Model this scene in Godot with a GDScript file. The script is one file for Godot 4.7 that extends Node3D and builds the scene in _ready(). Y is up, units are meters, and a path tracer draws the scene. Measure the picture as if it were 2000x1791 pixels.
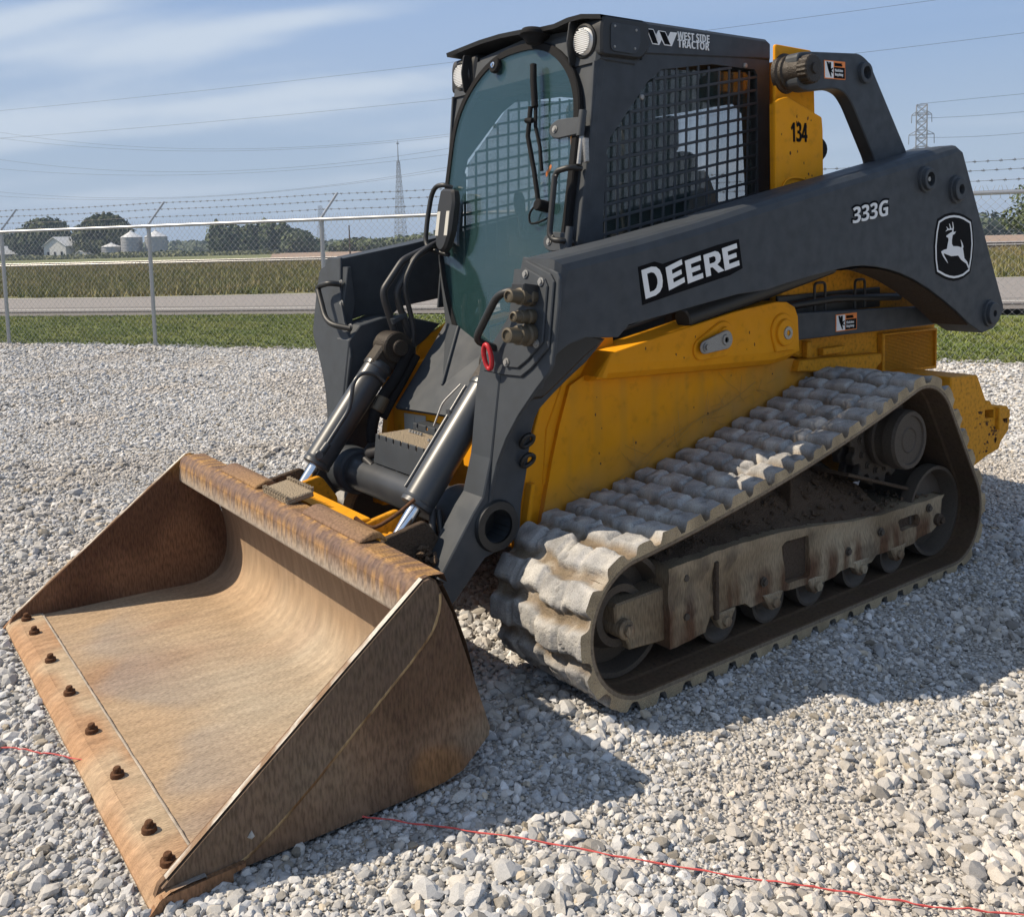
extends Node3D

# ------------------------------------------------------------------ axes
# The loader stands at the origin: +x is its front, +y up, +z its far side.
# Everything behind the yard lies along the fence: a runs along it, d away from it.
const ALONG := Vector3(-0.5390537, 0, -0.8422714)
const AWAY := Vector3(-0.8422714, 0, 0.5390537)
const YARD := Vector3(2.917, 0, -2.984)

var rng := RandomNumberGenerator.new()
var nz := FastNoiseLite.new()
var nz2 := FastNoiseLite.new()
var M := {}
var used := {}

func lin(r: float, g: float, b: float, a := 1.0) -> Color:
	var c := Color(r, g, b).linear_to_srgb()
	c.a = a
	return c

func place(a: float, y: float, d: float) -> Vector3:
	return YARD + ALONG * a + AWAY * d + Vector3(0, y, 0)

# ------------------------------------------------------------------ camera, sky, sun
func set_view() -> void:
	var cam := Camera3D.new()
	cam.name = "camera"
	var k := 0.05 / 1829.785
	cam.projection = Camera3D.PROJECTION_FRUSTUM
	cam.near = 0.05
	cam.far = 6000.0
	cam.size = 1791.0 * k
	cam.frustum_offset = Vector2((1000.0 - 954.97) * k, (636.84 - 895.5) * k)
	cam.transform = Transform3D(Basis(Vector3(-0.8126731, -0.02751839, -0.58206973), Vector3(-0.07486738, 0.99553651, 0.05746245), Vector3(0.5778904, 0.09027622, -0.81110597)).orthonormalized(), Vector3(2.91651798, 1.44185698, -2.98377756))
	add_child(cam)
	cam.current = true
	var we := WorldEnvironment.new()
	we.name = "world_environment"
	var e := Environment.new()
	e.background_mode = Environment.BG_SKY
	e.tonemap_mode = Environment.TONE_MAPPER_LINEAR
	e.tonemap_exposure = 1.29
	e.sdfgi_enabled = true
	e.ssao_enabled = true
	e.ssil_enabled = true
	e.fog_enabled = true
	e.fog_density = 0.0006
	e.fog_light_color = Color(0.72, 0.80, 0.9)
	var sky := Sky.new()
	var pm := PanoramaSkyMaterial.new()
	pm.panorama = sky_picture()
	sky.sky_material = pm
	e.sky = sky
	we.environment = e
	add_child(we)
	var sun := DirectionalLight3D.new()
	sun.name = "sun"
	sun.light_energy = 1.6
	sun.light_color = Color(1.0, 0.94, 0.85)
	sun.light_angular_distance = 0.5
	sun.shadow_enabled = true
	add_child(sun)
	sun.look_at_from_position(Vector3.ZERO, -Vector3(0.549, 0.731, 0.406))

func sky_picture() -> ImageTexture:
	var w := 1536
	var h := 768
	var n1 := FastNoiseLite.new()
	n1.seed = 5
	n1.noise_type = FastNoiseLite.TYPE_SIMPLEX_SMOOTH
	n1.fractal_type = FastNoiseLite.FRACTAL_FBM
	n1.fractal_octaves = 5
	n1.frequency = 0.55
	var n2 := FastNoiseLite.new()
	n2.seed = 11
	n2.fractal_type = FastNoiseLite.FRACTAL_FBM
	n2.fractal_octaves = 3
	n2.frequency = 0.32
	var bytes := PackedFloat32Array()
	bytes.resize(w * h * 3)
	var low := Vector3(0.37, 0.455, 0.545)
	var mid := Vector3(0.180, 0.300, 0.53)
	var top := Vector3(0.115, 0.170, 0.285)
	for j in h:
		var v := (0.5 - (j + 0.5) / h) * PI
		var sy := sin(v)
		var cy := cos(v)
		var y := maxf(sy, 0.0)
		var base := low.lerp(mid, smoothstep(0.0, 0.30, y)).lerp(top, smoothstep(0.25, 1.0, y))
		for i in w:
			var c := base
			if sy > -0.02:
				var u := (i + 0.5) / w * TAU
				var dx := cy * sin(u)
				var dz := -cy * cos(u)
				var s := 1.0 / (y + 0.13)
				var p := dx * AWAY.x + dz * AWAY.z
				var q := dx * ALONG.x + dz * ALONG.z
				var px := q * s * 0.55 + p * s * 0.12
				var py := p * s * 1.75 - q * s * 0.22
				var broad := n2.get_noise_2d(px * 1.3, py * 0.8) * 0.5 + 0.5
				var f := n1.get_noise_2d(px * 1.1, py * 1.6) * 0.5 + 0.5
				var wisps := smoothstep(0.44, 0.74, f) * smoothstep(0.34, 0.60, broad)
				var veil := smoothstep(0.35, 0.75, broad) * 0.20
				var t := clampf(wisps * 0.72 + veil, 0.0, 0.85)
				c = c.lerp(Vector3(0.52, 0.585, 0.665), t)
			else:
				c = Vector3(0.30, 0.30, 0.27)
			var o := (j * w + i) * 3
			bytes[o] = c.x
			bytes[o + 1] = c.y
			bytes[o + 2] = c.z
	return ImageTexture.create_from_image(Image.create_from_data(w, h, false, Image.FORMAT_RGBF, bytes.to_byte_array()))

# ------------------------------------------------------------------ materials
func noise_tex(sd: int, freq: float, ramp: Array, oct := 4, kind := FastNoiseLite.TYPE_SIMPLEX_SMOOTH, size := 512) -> NoiseTexture2D:
	var n := FastNoiseLite.new()
	n.seed = sd
	n.noise_type = kind
	n.frequency = freq
	n.fractal_type = FastNoiseLite.FRACTAL_FBM if oct > 1 else FastNoiseLite.FRACTAL_NONE
	n.fractal_octaves = oct
	if kind == FastNoiseLite.TYPE_CELLULAR:
		n.cellular_return_type = FastNoiseLite.RETURN_DISTANCE
	var t := NoiseTexture2D.new()
	t.width = size
	t.height = size
	t.seamless = true
	t.noise = n
	if ramp.size():
		var g := Gradient.new()
		g.offsets = PackedFloat32Array(ramp.map(func(x): return x[0]))
		g.colors = PackedColorArray(ramp.map(func(x): return x[1]))
		t.color_ramp = g
	return t

func mat(called: String, c: Color, rough := 0.6, metal := 0.0, tex: Texture2D = null, scale := Vector3.ONE, vcol := false, bump: Texture2D = null, depth := 0.2) -> StandardMaterial3D:
	var m := StandardMaterial3D.new()
	m.resource_name = called
	m.albedo_color = c
	m.roughness = rough
	m.metallic = metal
	m.vertex_color_use_as_albedo = vcol
	if tex or bump:
		m.uv1_triplanar = true
		m.uv1_scale = scale
	if tex:
		m.albedo_texture = tex
	if bump:
		m.heightmap_enabled = true
		m.heightmap_texture = bump
		m.heightmap_scale = depth
	M[called] = m
	return m

func gray(v: float) -> Color:
	return lin(v, v, v)

func make_materials() -> void:
	var fine := noise_tex(3, 0.05, [[0.0, gray(0.0)], [1.0, gray(1.0)]], 5)
	var dusty := noise_tex(7, 0.012, [[0.0, lin(0.70, 0.69, 0.68)], [0.55, lin(0.82, 0.82, 0.82)], [1.0, lin(1.0, 0.97, 0.93)]], 6)
	var worn := noise_tex(9, 0.02, [[0.0, gray(0.72)], [0.35, gray(0.95)], [1.0, gray(1.0)]], 5)
	var grain := noise_tex(21, 0.09, [[0.0, gray(0.45)], [0.5, gray(0.82)], [1.0, gray(1.0)]], 4)
	var speck := noise_tex(23, 0.035, [[0.0, gray(0.35)], [0.35, gray(0.8)], [0.7, gray(0.92)], [1.0, gray(1.0)]], 6)
	var streak := noise_tex(25, 0.035, [[0.0, gray(0.50)], [0.30, gray(0.68)], [0.5, gray(0.86)], [0.75, gray(1.0)], [1.0, gray(1.0)]], 6)
	var scuff := noise_tex(27, 0.016, [[0.0, gray(0.30)], [0.5, gray(0.42)], [1.0, gray(0.62)]], 5)
	var g := mat("paint_grey", lin(0.034, 0.042, 0.052), 1.0, 0.0, dusty, Vector3(1.6, 1.6, 1.6))
	g.roughness_texture = scuff
	g.clearcoat_enabled = true
	g.clearcoat = 0.12
	g.clearcoat_roughness = 0.35
	var gloss := mat("gloss_grey", lin(0.046, 0.051, 0.058), 0.42, 0.0, dusty, Vector3(2, 2, 2))
	gloss.clearcoat_enabled = true
	gloss.clearcoat = 0.22
	gloss.clearcoat_roughness = 0.25
	mat("black_paint", lin(0.016, 0.017, 0.018), 0.5, 0.0, dusty, Vector3(2, 2, 2))
	mat("rubber", lin(0.012, 0.012, 0.013), 0.8)
	M.rubber.metallic_specular = 0.25
	mat("hose", lin(0.022, 0.022, 0.024), 0.5)
	var y := mat("yellow", lin(0.74, 0.305, 0.005), 1.0, 0.0, worn, Vector3(1.3, 1.3, 1.3))
	y.roughness_texture = scuff
	y.metallic_specular = 0.32
	mat("yellow_dull", lin(0.66, 0.29, 0.016), 0.6, 0.0, speck, Vector3(2.2, 2.2, 2.2))
	var yw := mat("yellow_worn", Color.WHITE, 1.0, 0.0, worn, Vector3(1.3, 1.3, 1.3), true)
	yw.roughness_texture = scuff
	yw.metallic_specular = 0.32
	mat("chrome", lin(0.78, 0.79, 0.80), 0.16, 1.0)
	mat("steel", lin(0.42, 0.41, 0.39), 0.45, 0.85, grain, Vector3(3, 3, 3))
	mat("zinc", lin(0.36, 0.355, 0.34), 0.5, 0.5, grain, Vector3(4, 4, 4))
	mat("brass_dirty", lin(0.115, 0.095, 0.065), 0.55, 0.35, grain, Vector3(6, 6, 6))
	mat("greasy", lin(0.035, 0.026, 0.018), 0.55, 0.2, grain, Vector3(5, 5, 5), false, fine, 0.25)
	mat("dark_red", lin(0.42, 0.012, 0.02), 0.45)
	var b := mat("bucket_steel", Color.WHITE, 0.62, 0.12, streak, Vector3(2.4, 12.0, 12.0), true, fine, 0.12)
	b.roughness_texture = scuff
	b.roughness = 1.25
	mat("bucket_plate", Color.WHITE, 0.7, 0.1, streak, Vector3(5.5, 1.3, 3.0), true, fine, 0.22)
	mat("rust", lin(0.13, 0.065, 0.035), 0.85, 0.1, speck, Vector3(4, 4, 4), false, fine, 0.2)
	mat("track_rubber", Color.WHITE, 0.92, 0.0, grain, Vector3(3.5, 3.5, 3.5), true, speck, 0.9)
	mat("belt", Color.WHITE, 0.9, 0.0, speck, Vector3(3, 3, 3), true, fine, 0.15)
	mat("muddy_frame", Color.WHITE, 0.9, 0.0, streak, Vector3(7, 1.2, 7), true, fine, 0.4)
	mat("muddy", lin(0.085, 0.062, 0.045), 0.92, 0.0, speck, Vector3(4, 4, 4), false, fine, 0.4)
	mat("roller_iron", lin(0.085, 0.068, 0.052), 0.7, 0.25, speck, Vector3(5, 5, 5))
	mat("dirt", lin(0.14, 0.10, 0.07), 0.95, 0.0, grain, Vector3(5, 5, 5), false, fine, 1.2)
	mat("sand", lin(0.40, 0.32, 0.22), 0.95, 0.0, grain, Vector3(5, 5, 5), false, fine, 0.8)
	mat("white_print", lin(0.72, 0.73, 0.73), 0.45)
	mat("black_print", lin(0.006, 0.006, 0.007), 0.6)
	M.black_print.metallic_specular = 0.15
	mat("dry_stem", lin(0.36, 0.235, 0.07), 0.9)
	mat("orange_print", lin(0.80, 0.22, 0.03), 0.5)
	mat("sticker_grey", lin(0.45, 0.44, 0.40), 0.6)
	for k in ["bucket_steel", "bucket_plate", "muddy", "muddy_frame", "dirt", "belt", "track_rubber", "rust", "yellow_dull"]: M[k].metallic_specular = 0.25
	var gl := mat("door_glass", lin(0.040, 0.100, 0.105, 0.24), 0.02)
	gl.transparency = BaseMaterial3D.TRANSPARENCY_ALPHA
	var gs := mat("side_glass", lin(0.03, 0.055, 0.055, 0.34), 0.03)
	gs.transparency = BaseMaterial3D.TRANSPARENCY_ALPHA
	mat("cab_liner", lin(0.030, 0.033, 0.036), 0.8)
	mat("seat_cloth", lin(0.022, 0.024, 0.027), 0.85)
	mat("lamp_lens", lin(0.80, 0.79, 0.76), 0.22, 0.25)
	mat("mirror_glass", lin(0.75, 0.77, 0.78), 0.04, 1.0)
	# yard and land
	var pebbles := noise_tex(31, 0.05, [[0.0, lin(0.56, 0.55, 0.53)], [0.4, lin(0.42, 0.41, 0.395)], [0.75, lin(0.22, 0.215, 0.21)], [1.0, lin(0.12, 0.118, 0.115)]], 1, FastNoiseLite.TYPE_CELLULAR, 1024)
	var pebble_h := noise_tex(31, 0.05, [[0.0, gray(1.0)], [1.0, gray(0.0)]], 1, FastNoiseLite.TYPE_CELLULAR, 1024)
	mat("crushed_stone", lin(0.98, 0.96, 0.93), 0.95, 0.0, pebbles, Vector3(1.6, 1.6, 1.6), false, pebble_h, 1.2)
	mat("stone", Color.WHITE, 0.92, 0.0, speck, Vector3(.45, .45, .45), true)
	M.stone.metallic_specular = 0.2
	M.crushed_stone.metallic_specular = 0.2
	var turf := noise_tex(41, 0.02, [[0.0, lin(0.050, 0.075, 0.012)], [0.45, lin(0.095, 0.125, 0.022)], [0.75, lin(0.15, 0.17, 0.035)], [1.0, lin(0.22, 0.20, 0.075)]], 6, FastNoiseLite.TYPE_SIMPLEX_SMOOTH, 1024)
	mat("lawn", Color.WHITE, 0.95, 0.0, turf, Vector3(0.35, 0.35, 0.35))
	var rough_turf := noise_tex(43, 0.02, [[0.0, lin(0.07, 0.085, 0.018)], [0.4, lin(0.125, 0.125, 0.032)], [0.7, lin(0.18, 0.155, 0.055)], [1.0, lin(0.20, 0.14, 0.08)]], 6, FastNoiseLite.TYPE_SIMPLEX_SMOOTH, 1024)
	mat("rough_grass", Color.WHITE, 0.95, 0.0, rough_turf, Vector3(0.12, 0.12, 0.12))
	mat("blade", Color.WHITE, 0.8, 0.0, null, Vector3.ONE, true)
	var asph := noise_tex(45, 0.03, [[0.0, lin(0.17, 0.155, 0.145)], [0.5, lin(0.235, 0.215, 0.20)], [1.0, lin(0.30, 0.275, 0.255)]], 5)
	mat("asphalt", Color.WHITE, 0.92, 0.0, asph, Vector3(0.5, 0.5, 0.5))
	mat("road_white", lin(0.62, 0.61, 0.57), 0.8, 0.0, speck, Vector3(3, 3, 3))
	mat("road_dark", lin(0.085, 0.078, 0.072), 0.9, 0.0, speck, Vector3(2, 2, 2))
	mat("shoulder", lin(0.36, 0.33, 0.30), 0.95, 0.0, pebbles, Vector3(1.0, 1.0, 1.0))
	mat("ballast", lin(0.26, 0.19, 0.15), 0.95, 0.0, speck, Vector3(1.0, 1.0, 1.0))
	mat("meadow", lin(0.17, 0.18, 0.06), 0.95, 0.0, speck, Vector3(0.08, 0.08, 0.08))
	mat("rail_web", lin(0.06, 0.045, 0.038), 0.8)
	mat("field", lin(0.34, 0.24, 0.17), 0.95, 0.0, speck, Vector3(0.05, 0.05, 0.05))
	mat("far_land", lin(0.12, 0.13, 0.055), 0.95, 0.0, speck, Vector3(0.01, 0.01, 0.01))
	mat("galvanised", lin(0.50, 0.51, 0.52), 0.42, 0.75, grain, Vector3(3, 3, 3))
	mat("wire_zinc", lin(0.36, 0.37, 0.37), 0.5, 0.5)
	mat("barb_wire", lin(0.16, 0.16, 0.165), 0.6, 0.4)
	mat("bin_steel", lin(0.46, 0.47, 0.49), 0.5, 0.35, grain, Vector3(0.8, 0.8, 0.8))
	mat("white_wall", lin(0.62, 0.62, 0.60), 0.8)
	mat("shed_grey", lin(0.20, 0.20, 0.20), 0.8)
	mat("roof_white", lin(0.60, 0.61, 0.62), 0.6)
	mat("leaf", Color.WHITE, 0.85, 0.0, null, Vector3.ONE, true)
	M.leaf.backlight_enabled = true
	M.leaf.backlight = Color(0.25, 0.28, 0.1)
	mat("bark", lin(0.06, 0.045, 0.033), 0.95)
	mat("tower_steel", lin(0.22, 0.225, 0.235), 0.6, 0.3)
	mat("cable", lin(0.06, 0.062, 0.068), 0.6)
	mat("pole_wood", lin(0.09, 0.07, 0.055), 0.95)
	mat("string_red", lin(0.62, 0.10, 0.09), 0.7)
	mat("rail_top", lin(0.75, 0.74, 0.71), 0.35, 0.6)

# ------------------------------------------------------------------ objects
func numbered(called: String) -> String:
	var k: int = used.get(called, -1) + 1
	used[called] = k
	return called if k == 0 else "%s_%03d" % [called, k]

func tag(o: Node, label: String, category: String, group := "", kind := "") -> void:
	if label: o.set_meta("label", label)
	if category: o.set_meta("category", category)
	if group: o.set_meta("group", group)
	if kind: o.set_meta("kind", kind)

func thing(called: String, label: String, category: String, at := Vector3.ZERO, group := "") -> Node3D:
	var o := Node3D.new()
	o.name = numbered(called)
	add_child(o)
	o.position = at
	tag(o, label, category, group)
	return o

func put(called: String, mesh: Mesh, material: Material, parent: Node) -> MeshInstance3D:
	var o := MeshInstance3D.new()
	o.mesh = mesh
	o.material_override = material
	o.name = numbered(called) if parent == self else called_in(parent, called)
	parent.add_child(o, true)
	return o

func called_in(parent: Node, called: String) -> String:
	if not parent.has_node(NodePath(called)):
		return called
	var key := str(parent.get_instance_id()) + called
	var k: int = used.get(key, 0) + 1
	used[key] = k
	return "%s_%03d" % [called, k]

func obj(called: String, st: SurfaceTool, material: Material, parent: Node) -> MeshInstance3D:
	return put(called, done(st), material, parent)

func done(st: SurfaceTool) -> ArrayMesh:
	st.generate_normals()
	return st.commit()

func structure(called: String, st: SurfaceTool, material: Material, label := "") -> MeshInstance3D:
	var o := obj(called, st, material, self)
	tag(o, label, "", "", "structure")
	return o

# the same piece on the loader's other side
func mirrored(m: ArrayMesh) -> ArrayMesh:
	var a := m.surface_get_arrays(0)
	var v: PackedVector3Array = a[Mesh.ARRAY_VERTEX]
	var n: PackedVector3Array = a[Mesh.ARRAY_NORMAL]
	var c = a[Mesh.ARRAY_COLOR]
	var v2 := PackedVector3Array()
	var n2 := PackedVector3Array()
	var c2 := PackedColorArray()
	v2.resize(v.size())
	n2.resize(v.size())
	var colored: bool = c != null and c.size() == v.size()
	if colored: c2.resize(v.size())
	for t in range(0, v.size(), 3):
		for k in 3:
			var s: int = t + [0, 2, 1][k]
			v2[t + k] = Vector3(v[s].x, v[s].y, -v[s].z)
			n2[t + k] = Vector3(n[s].x, n[s].y, -n[s].z)
			if colored: c2[t + k] = c[s]
	var b := []
	b.resize(Mesh.ARRAY_MAX)
	b[Mesh.ARRAY_VERTEX] = v2
	b[Mesh.ARRAY_NORMAL] = n2
	if colored: b[Mesh.ARRAY_COLOR] = c2
	var r := ArrayMesh.new()
	r.add_surface_from_arrays(Mesh.PRIMITIVE_TRIANGLES, b)
	return r

func pair(called: String, st: SurfaceTool, material: Material, parents: Array) -> Array:
	var m := done(st)
	return [put(called, m, material, parents[0]), put(called, mirrored(m), material, parents[1])]

# ------------------------------------------------------------------ shapes
func begin() -> SurfaceTool:
	var st := SurfaceTool.new()
	st.begin(Mesh.PRIMITIVE_TRIANGLES)
	st.set_smooth_group(-1)
	return st

# a, b, c counter-clockwise as seen from outside
func tri(st: SurfaceTool, a: Vector3, b: Vector3, c: Vector3) -> void:
	st.add_vertex(a)
	st.add_vertex(c)
	st.add_vertex(b)

func quad(st: SurfaceTool, a: Vector3, b: Vector3, c: Vector3, d: Vector3) -> void:
	tri(st, a, b, c)
	tri(st, a, c, d)

func pts(flat: Array) -> PackedVector2Array:
	var p := PackedVector2Array()
	for i in range(0, flat.size(), 2):
		p.append(Vector2(flat[i], flat[i + 1]))
	return p

func area(p: PackedVector2Array) -> float:
	var s := 0.0
	for i in p.size():
		s += p[i].cross(p[(i + 1) % p.size()])
	return s * 0.5

func ccw(p: PackedVector2Array) -> PackedVector2Array:
	if area(p) < 0.0:
		p = p.duplicate()
		p.reverse()
	return p

func inset(p: PackedVector2Array, amount) -> PackedVector2Array:
	var r := PackedVector2Array()
	var n := p.size()
	for i in n:
		var e1 := (p[i] - p[(i + n - 1) % n]).normalized()
		var e2 := (p[(i + 1) % n] - p[i]).normalized()
		var n1 := Vector2(-e1.y, e1.x)
		var n2 := Vector2(-e2.y, e2.x)
		var m := (n1 + n2) / maxf(0.35, 1.0 + n1.dot(n2))
		r.append(p[i] + m * (amount[i] if amount is Array or amount is PackedFloat32Array else amount))
	return r

func rounded(p: PackedVector2Array, r: float, steps := 4) -> PackedVector2Array:
	var o := PackedVector2Array()
	var n := p.size()
	for i in n:
		var a := p[(i + n - 1) % n]
		var b := p[i]
		var c := p[(i + 1) % n]
		var d := minf(r, minf(a.distance_to(b), b.distance_to(c)) * 0.45)
		var s := b + (a - b).normalized() * d
		var e := b + (c - b).normalized() * d
		for k in steps + 1:
			var t := float(k) / steps
			o.append(s.lerp(b, t).lerp(b.lerp(e, t), t))
	return o

func bridged(outer: PackedVector2Array, holes: Array) -> PackedVector2Array:
	var p := outer.duplicate()
	for hole: PackedVector2Array in holes:
		var h := ccw(hole).duplicate()
		h.reverse()
		var best := INF
		var bi := 0
		var bj := 0
		for i in p.size():
			for j in h.size():
				var dd := p[i].distance_squared_to(h[j])
				if dd < best:
					best = dd
					bi = i
					bj = j
		var r := PackedVector2Array()
		for i in bi + 1: r.append(p[i])
		for j in h.size() + 1: r.append(h[(bj + j) % h.size()])
		for i in range(bi, p.size()): r.append(p[i])
		p = r
	return p

func cap(st: SurfaceTool, p: PackedVector2Array, z: float, up: bool, xf: Transform3D) -> void:
	var idx := Geometry2D.triangulate_polygon(p)
	for t in range(0, idx.size(), 3):
		var a := p[idx[t]]
		var b := p[idx[t + 1]]
		var c := p[idx[t + 2]]
		if (b - a).cross(c - a) < 0.0:
			var s := b
			b = c
			c = s
		if not up:
			var s2 := b
			b = c
			c = s2
		tri(st, xf * Vector3(a.x, a.y, z), xf * Vector3(b.x, b.y, z), xf * Vector3(c.x, c.y, z))

# a flat outline given a thickness, with its edges eased; lo and hi are the bevels at z0 and z1
func plate(st: SurfaceTool, outline, z0: float, z1: float, lo = 0.003, hi = 0.003, holes := [], xf := Transform3D(), steps := 1) -> void:
	var p: PackedVector2Array = pts(outline) if outline is Array else outline
	var flip := area(p) < 0.0
	if flip:
		p = p.duplicate()
		p.reverse()
		if lo is Array:
			lo = lo.duplicate()
			lo.reverse()
		if hi is Array:
			hi = hi.duplicate()
			hi.reverse()
	var n := p.size()
	var rings := []
	for side in 2:
		var bev = lo if side == 0 else hi
		for s in steps + 1:
			var t := float(s) / steps
			var ang := (t if side == 1 else 1.0 - t) * PI * 0.5
			var ins := 1.0 - cos(ang)
			var lift := 1.0 - sin(ang)
			var am := PackedFloat32Array()
			var ring := PackedVector3Array()
			for i in n:
				am.append((bev[i] if bev is Array else float(bev)) * ins)
			var q := inset(p, am)
			for i in n:
				var bb: float = bev[i] if bev is Array else float(bev)
				ring.append(Vector3(q[i].x, q[i].y, z0 + bb * lift if side == 0 else z1 - bb * lift))
			rings.append(ring)
	for k in rings.size() - 1:
		for i in n:
			var j := (i + 1) % n
			quad(st, xf * rings[k][i], xf * rings[k][j], xf * rings[k + 1][j], xf * rings[k + 1][i])
	var top := PackedVector2Array()
	var bottom := PackedVector2Array()
	for i in n:
		top.append(Vector2(rings[-1][i].x, rings[-1][i].y))
		bottom.append(Vector2(rings[0][i].x, rings[0][i].y))
	var hs := []
	for h in holes:
		var hp: PackedVector2Array = ccw(pts(h) if h is Array else h)
		hs.append(hp)
		for i in hp.size():
			var j := (i + 1) % hp.size()
			quad(st, xf * Vector3(hp[j].x, hp[j].y, z0), xf * Vector3(hp[i].x, hp[i].y, z0), xf * Vector3(hp[i].x, hp[i].y, z1), xf * Vector3(hp[j].x, hp[j].y, z1))
	cap(st, bridged(top, hs), z1, true, xf)
	cap(st, bridged(bottom, hs), z0, false, xf)

func box(st: SurfaceTool, c: Vector3, s: Vector3, bev := 0.003, basis := Basis()) -> void:
	var xf := Transform3D(basis, c)
	var h := s * 0.5
	bev = minf(bev, minf(h.x, minf(h.y, h.z)) * 0.6)
	plate(st, PackedVector2Array([Vector2(-h.x, -h.y), Vector2(h.x, -h.y), Vector2(h.x, h.y), Vector2(-h.x, h.y)]), -h.z, h.z, bev, bev, [], xf)

func frame_for(d: Vector3) -> Basis:
	var u := Vector3.UP if absf(d.y) < 0.95 else Vector3.RIGHT
	var x := u.cross(d).normalized()
	return Basis(x, d.cross(x).normalized(), d)

# a ring profile (along, radius) turned about an axis
func lathe(st: SurfaceTool, at: Vector3, axis: Vector3, prof: Array, n := 24, crisp := true) -> void:
	var b := frame_for(axis.normalized())
	for k in prof.size() - 1:
		st.set_smooth_group(k + 1 if crisp else 1)
		var p0: Vector2 = prof[k]
		var p1: Vector2 = prof[k + 1]
		for i in n:
			var a0 := TAU * i / n
			var a1 := TAU * (i + 1) / n
			var d0 := b.x * cos(a0) + b.y * sin(a0)
			var d1 := b.x * cos(a1) + b.y * sin(a1)
			var A := at + b.z * p0.x + d0 * p0.y
			var B := at + b.z * p0.x + d1 * p0.y
			var C := at + b.z * p1.x + d1 * p1.y
			var D := at + b.z * p1.x + d0 * p1.y
			if p0.y < 1e-5:
				tri(st, A, C, D)
			elif p1.y < 1e-5:
				tri(st, A, B, D)
			else:
				quad(st, A, B, C, D)
	st.set_smooth_group(-1)

func cyl(st: SurfaceTool, a: Vector3, b: Vector3, r: float, n := 20, r2 := -1.0, ease_ := 0.0) -> void:
	if r2 < 0.0: r2 = r
	var l := a.distance_to(b)
	var e := ease_
	if e > 0.0:
		lathe(st, a, b - a, [Vector2(0, 0), Vector2(0, r - e), Vector2(e, r), Vector2(l - e, r2), Vector2(l, r2 - e), Vector2(l, 0)], n)
	else:
		lathe(st, a, b - a, [Vector2(0, 0), Vector2(0, r), Vector2(l, r2), Vector2(l, 0)], n)

func smooth_line(p: Array, per := 5) -> Array:
	var r := []
	var n := p.size()
	for i in n - 1:
		var p0: Vector3 = p[maxi(i - 1, 0)]
		var p1: Vector3 = p[i]
		var p2: Vector3 = p[i + 1]
		var p3: Vector3 = p[mini(i + 2, n - 1)]
		for k in per:
			r.append(p1.cubic_interpolate(p2, p0, p3, float(k) / per))
	r.append(p[-1])
	return r

# a bent rod: corners rounded by r_bend
func bent(p: Array, r_bend: float, steps := 4) -> Array:
	var o := [p[0]]
	for i in range(1, p.size() - 1):
		var a: Vector3 = p[i - 1]
		var b: Vector3 = p[i]
		var c: Vector3 = p[i + 1]
		var d := minf(r_bend, minf(a.distance_to(b), b.distance_to(c)) * 0.48)
		var s := b + (a - b).normalized() * d
		var e := b + (c - b).normalized() * d
		for k in steps + 1:
			var t := float(k) / steps
			o.append(s.lerp(b, t).lerp(b.lerp(e, t), t))
	o.append(p[-1])
	return o

func tube(st: SurfaceTool, p: Array, r: float, n := 8, closed := true) -> void:
	st.set_smooth_group(1)
	var rings := []
	var x := Vector3.ZERO
	for i in p.size():
		var d: Vector3 = (p[mini(i + 1, p.size() - 1)] - p[maxi(i - 1, 0)]).normalized()
		if i == 0:
			x = frame_for(d).x
		else:
			x = (x - d * x.dot(d)).normalized()
		var y := d.cross(x)
		var ring := []
		for k in n:
			ring.append(p[i] + (x * cos(TAU * k / n) + y * sin(TAU * k / n)) * r)
		rings.append(ring)
	for i in rings.size() - 1:
		for k in n:
			var j := (k + 1) % n
			quad(st, rings[i][k], rings[i][j], rings[i + 1][j], rings[i + 1][k])
	st.set_smooth_group(-1)
	if closed:
		for k in range(1, n - 1):
			tri(st, rings[0][0], rings[0][k + 1], rings[0][k])
			tri(st, rings[-1][0], rings[-1][k], rings[-1][k + 1])

func circle(c: Vector2, r: float, n := 20) -> PackedVector2Array:
	var p := PackedVector2Array()
	for i in n:
		p.append(c + Vector2(cos(TAU * i / n), sin(TAU * i / n)) * r)
	return p

func bolt(st: SurfaceTool, at: Vector3, axis: Vector3, r := 0.009, h := 0.007) -> void:
	cyl(st, at, at + axis.normalized() * h * 0.35, r * 1.5, 12)
	cyl(st, at, at + axis.normalized() * h, r, 6)

# flat lettering on a plate that faces the camera's side (-z)
func words(text: String, font: Font, size: float, squeeze: float, parent: Node, at: Vector3, along: Vector3, up: Vector3, material: Material, slant := 0.0) -> MeshInstance3D:
	var t := TextMesh.new()
	t.text = text
	t.font = font
	t.font_size = 64
	t.pixel_size = size / 64.0
	t.depth = 0.003
	t.curve_step = 1.0
	t.horizontal_alignment = HORIZONTAL_ALIGNMENT_LEFT
	t.vertical_alignment = VERTICAL_ALIGNMENT_BOTTOM
	var o := put("lettering", t, material, parent)
	var ax := along.normalized()
	var n := ax.cross(up).normalized()
	var uy := n.cross(ax)
	o.transform = Transform3D(Basis(ax * squeeze, uy + ax * slant, n), at)
	return o

func face_text(style: int) -> Font:
	var f := SystemFont.new()
	f.font_names = PackedStringArray(["Droid Sans"])
	f.font_weight = 700
	if style == 0:
		return f
	var v := FontVariation.new()
	v.base_font = f
	v.variation_embolden = 1.2
	return v

# ------------------------------------------------------------------ the loader
func v2z(flat: Array, z: float) -> Array:
	var r := []
	for i in range(0, flat.size(), 2):
		r.append(Vector3(flat[i], flat[i + 1], z))
	return r

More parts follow.
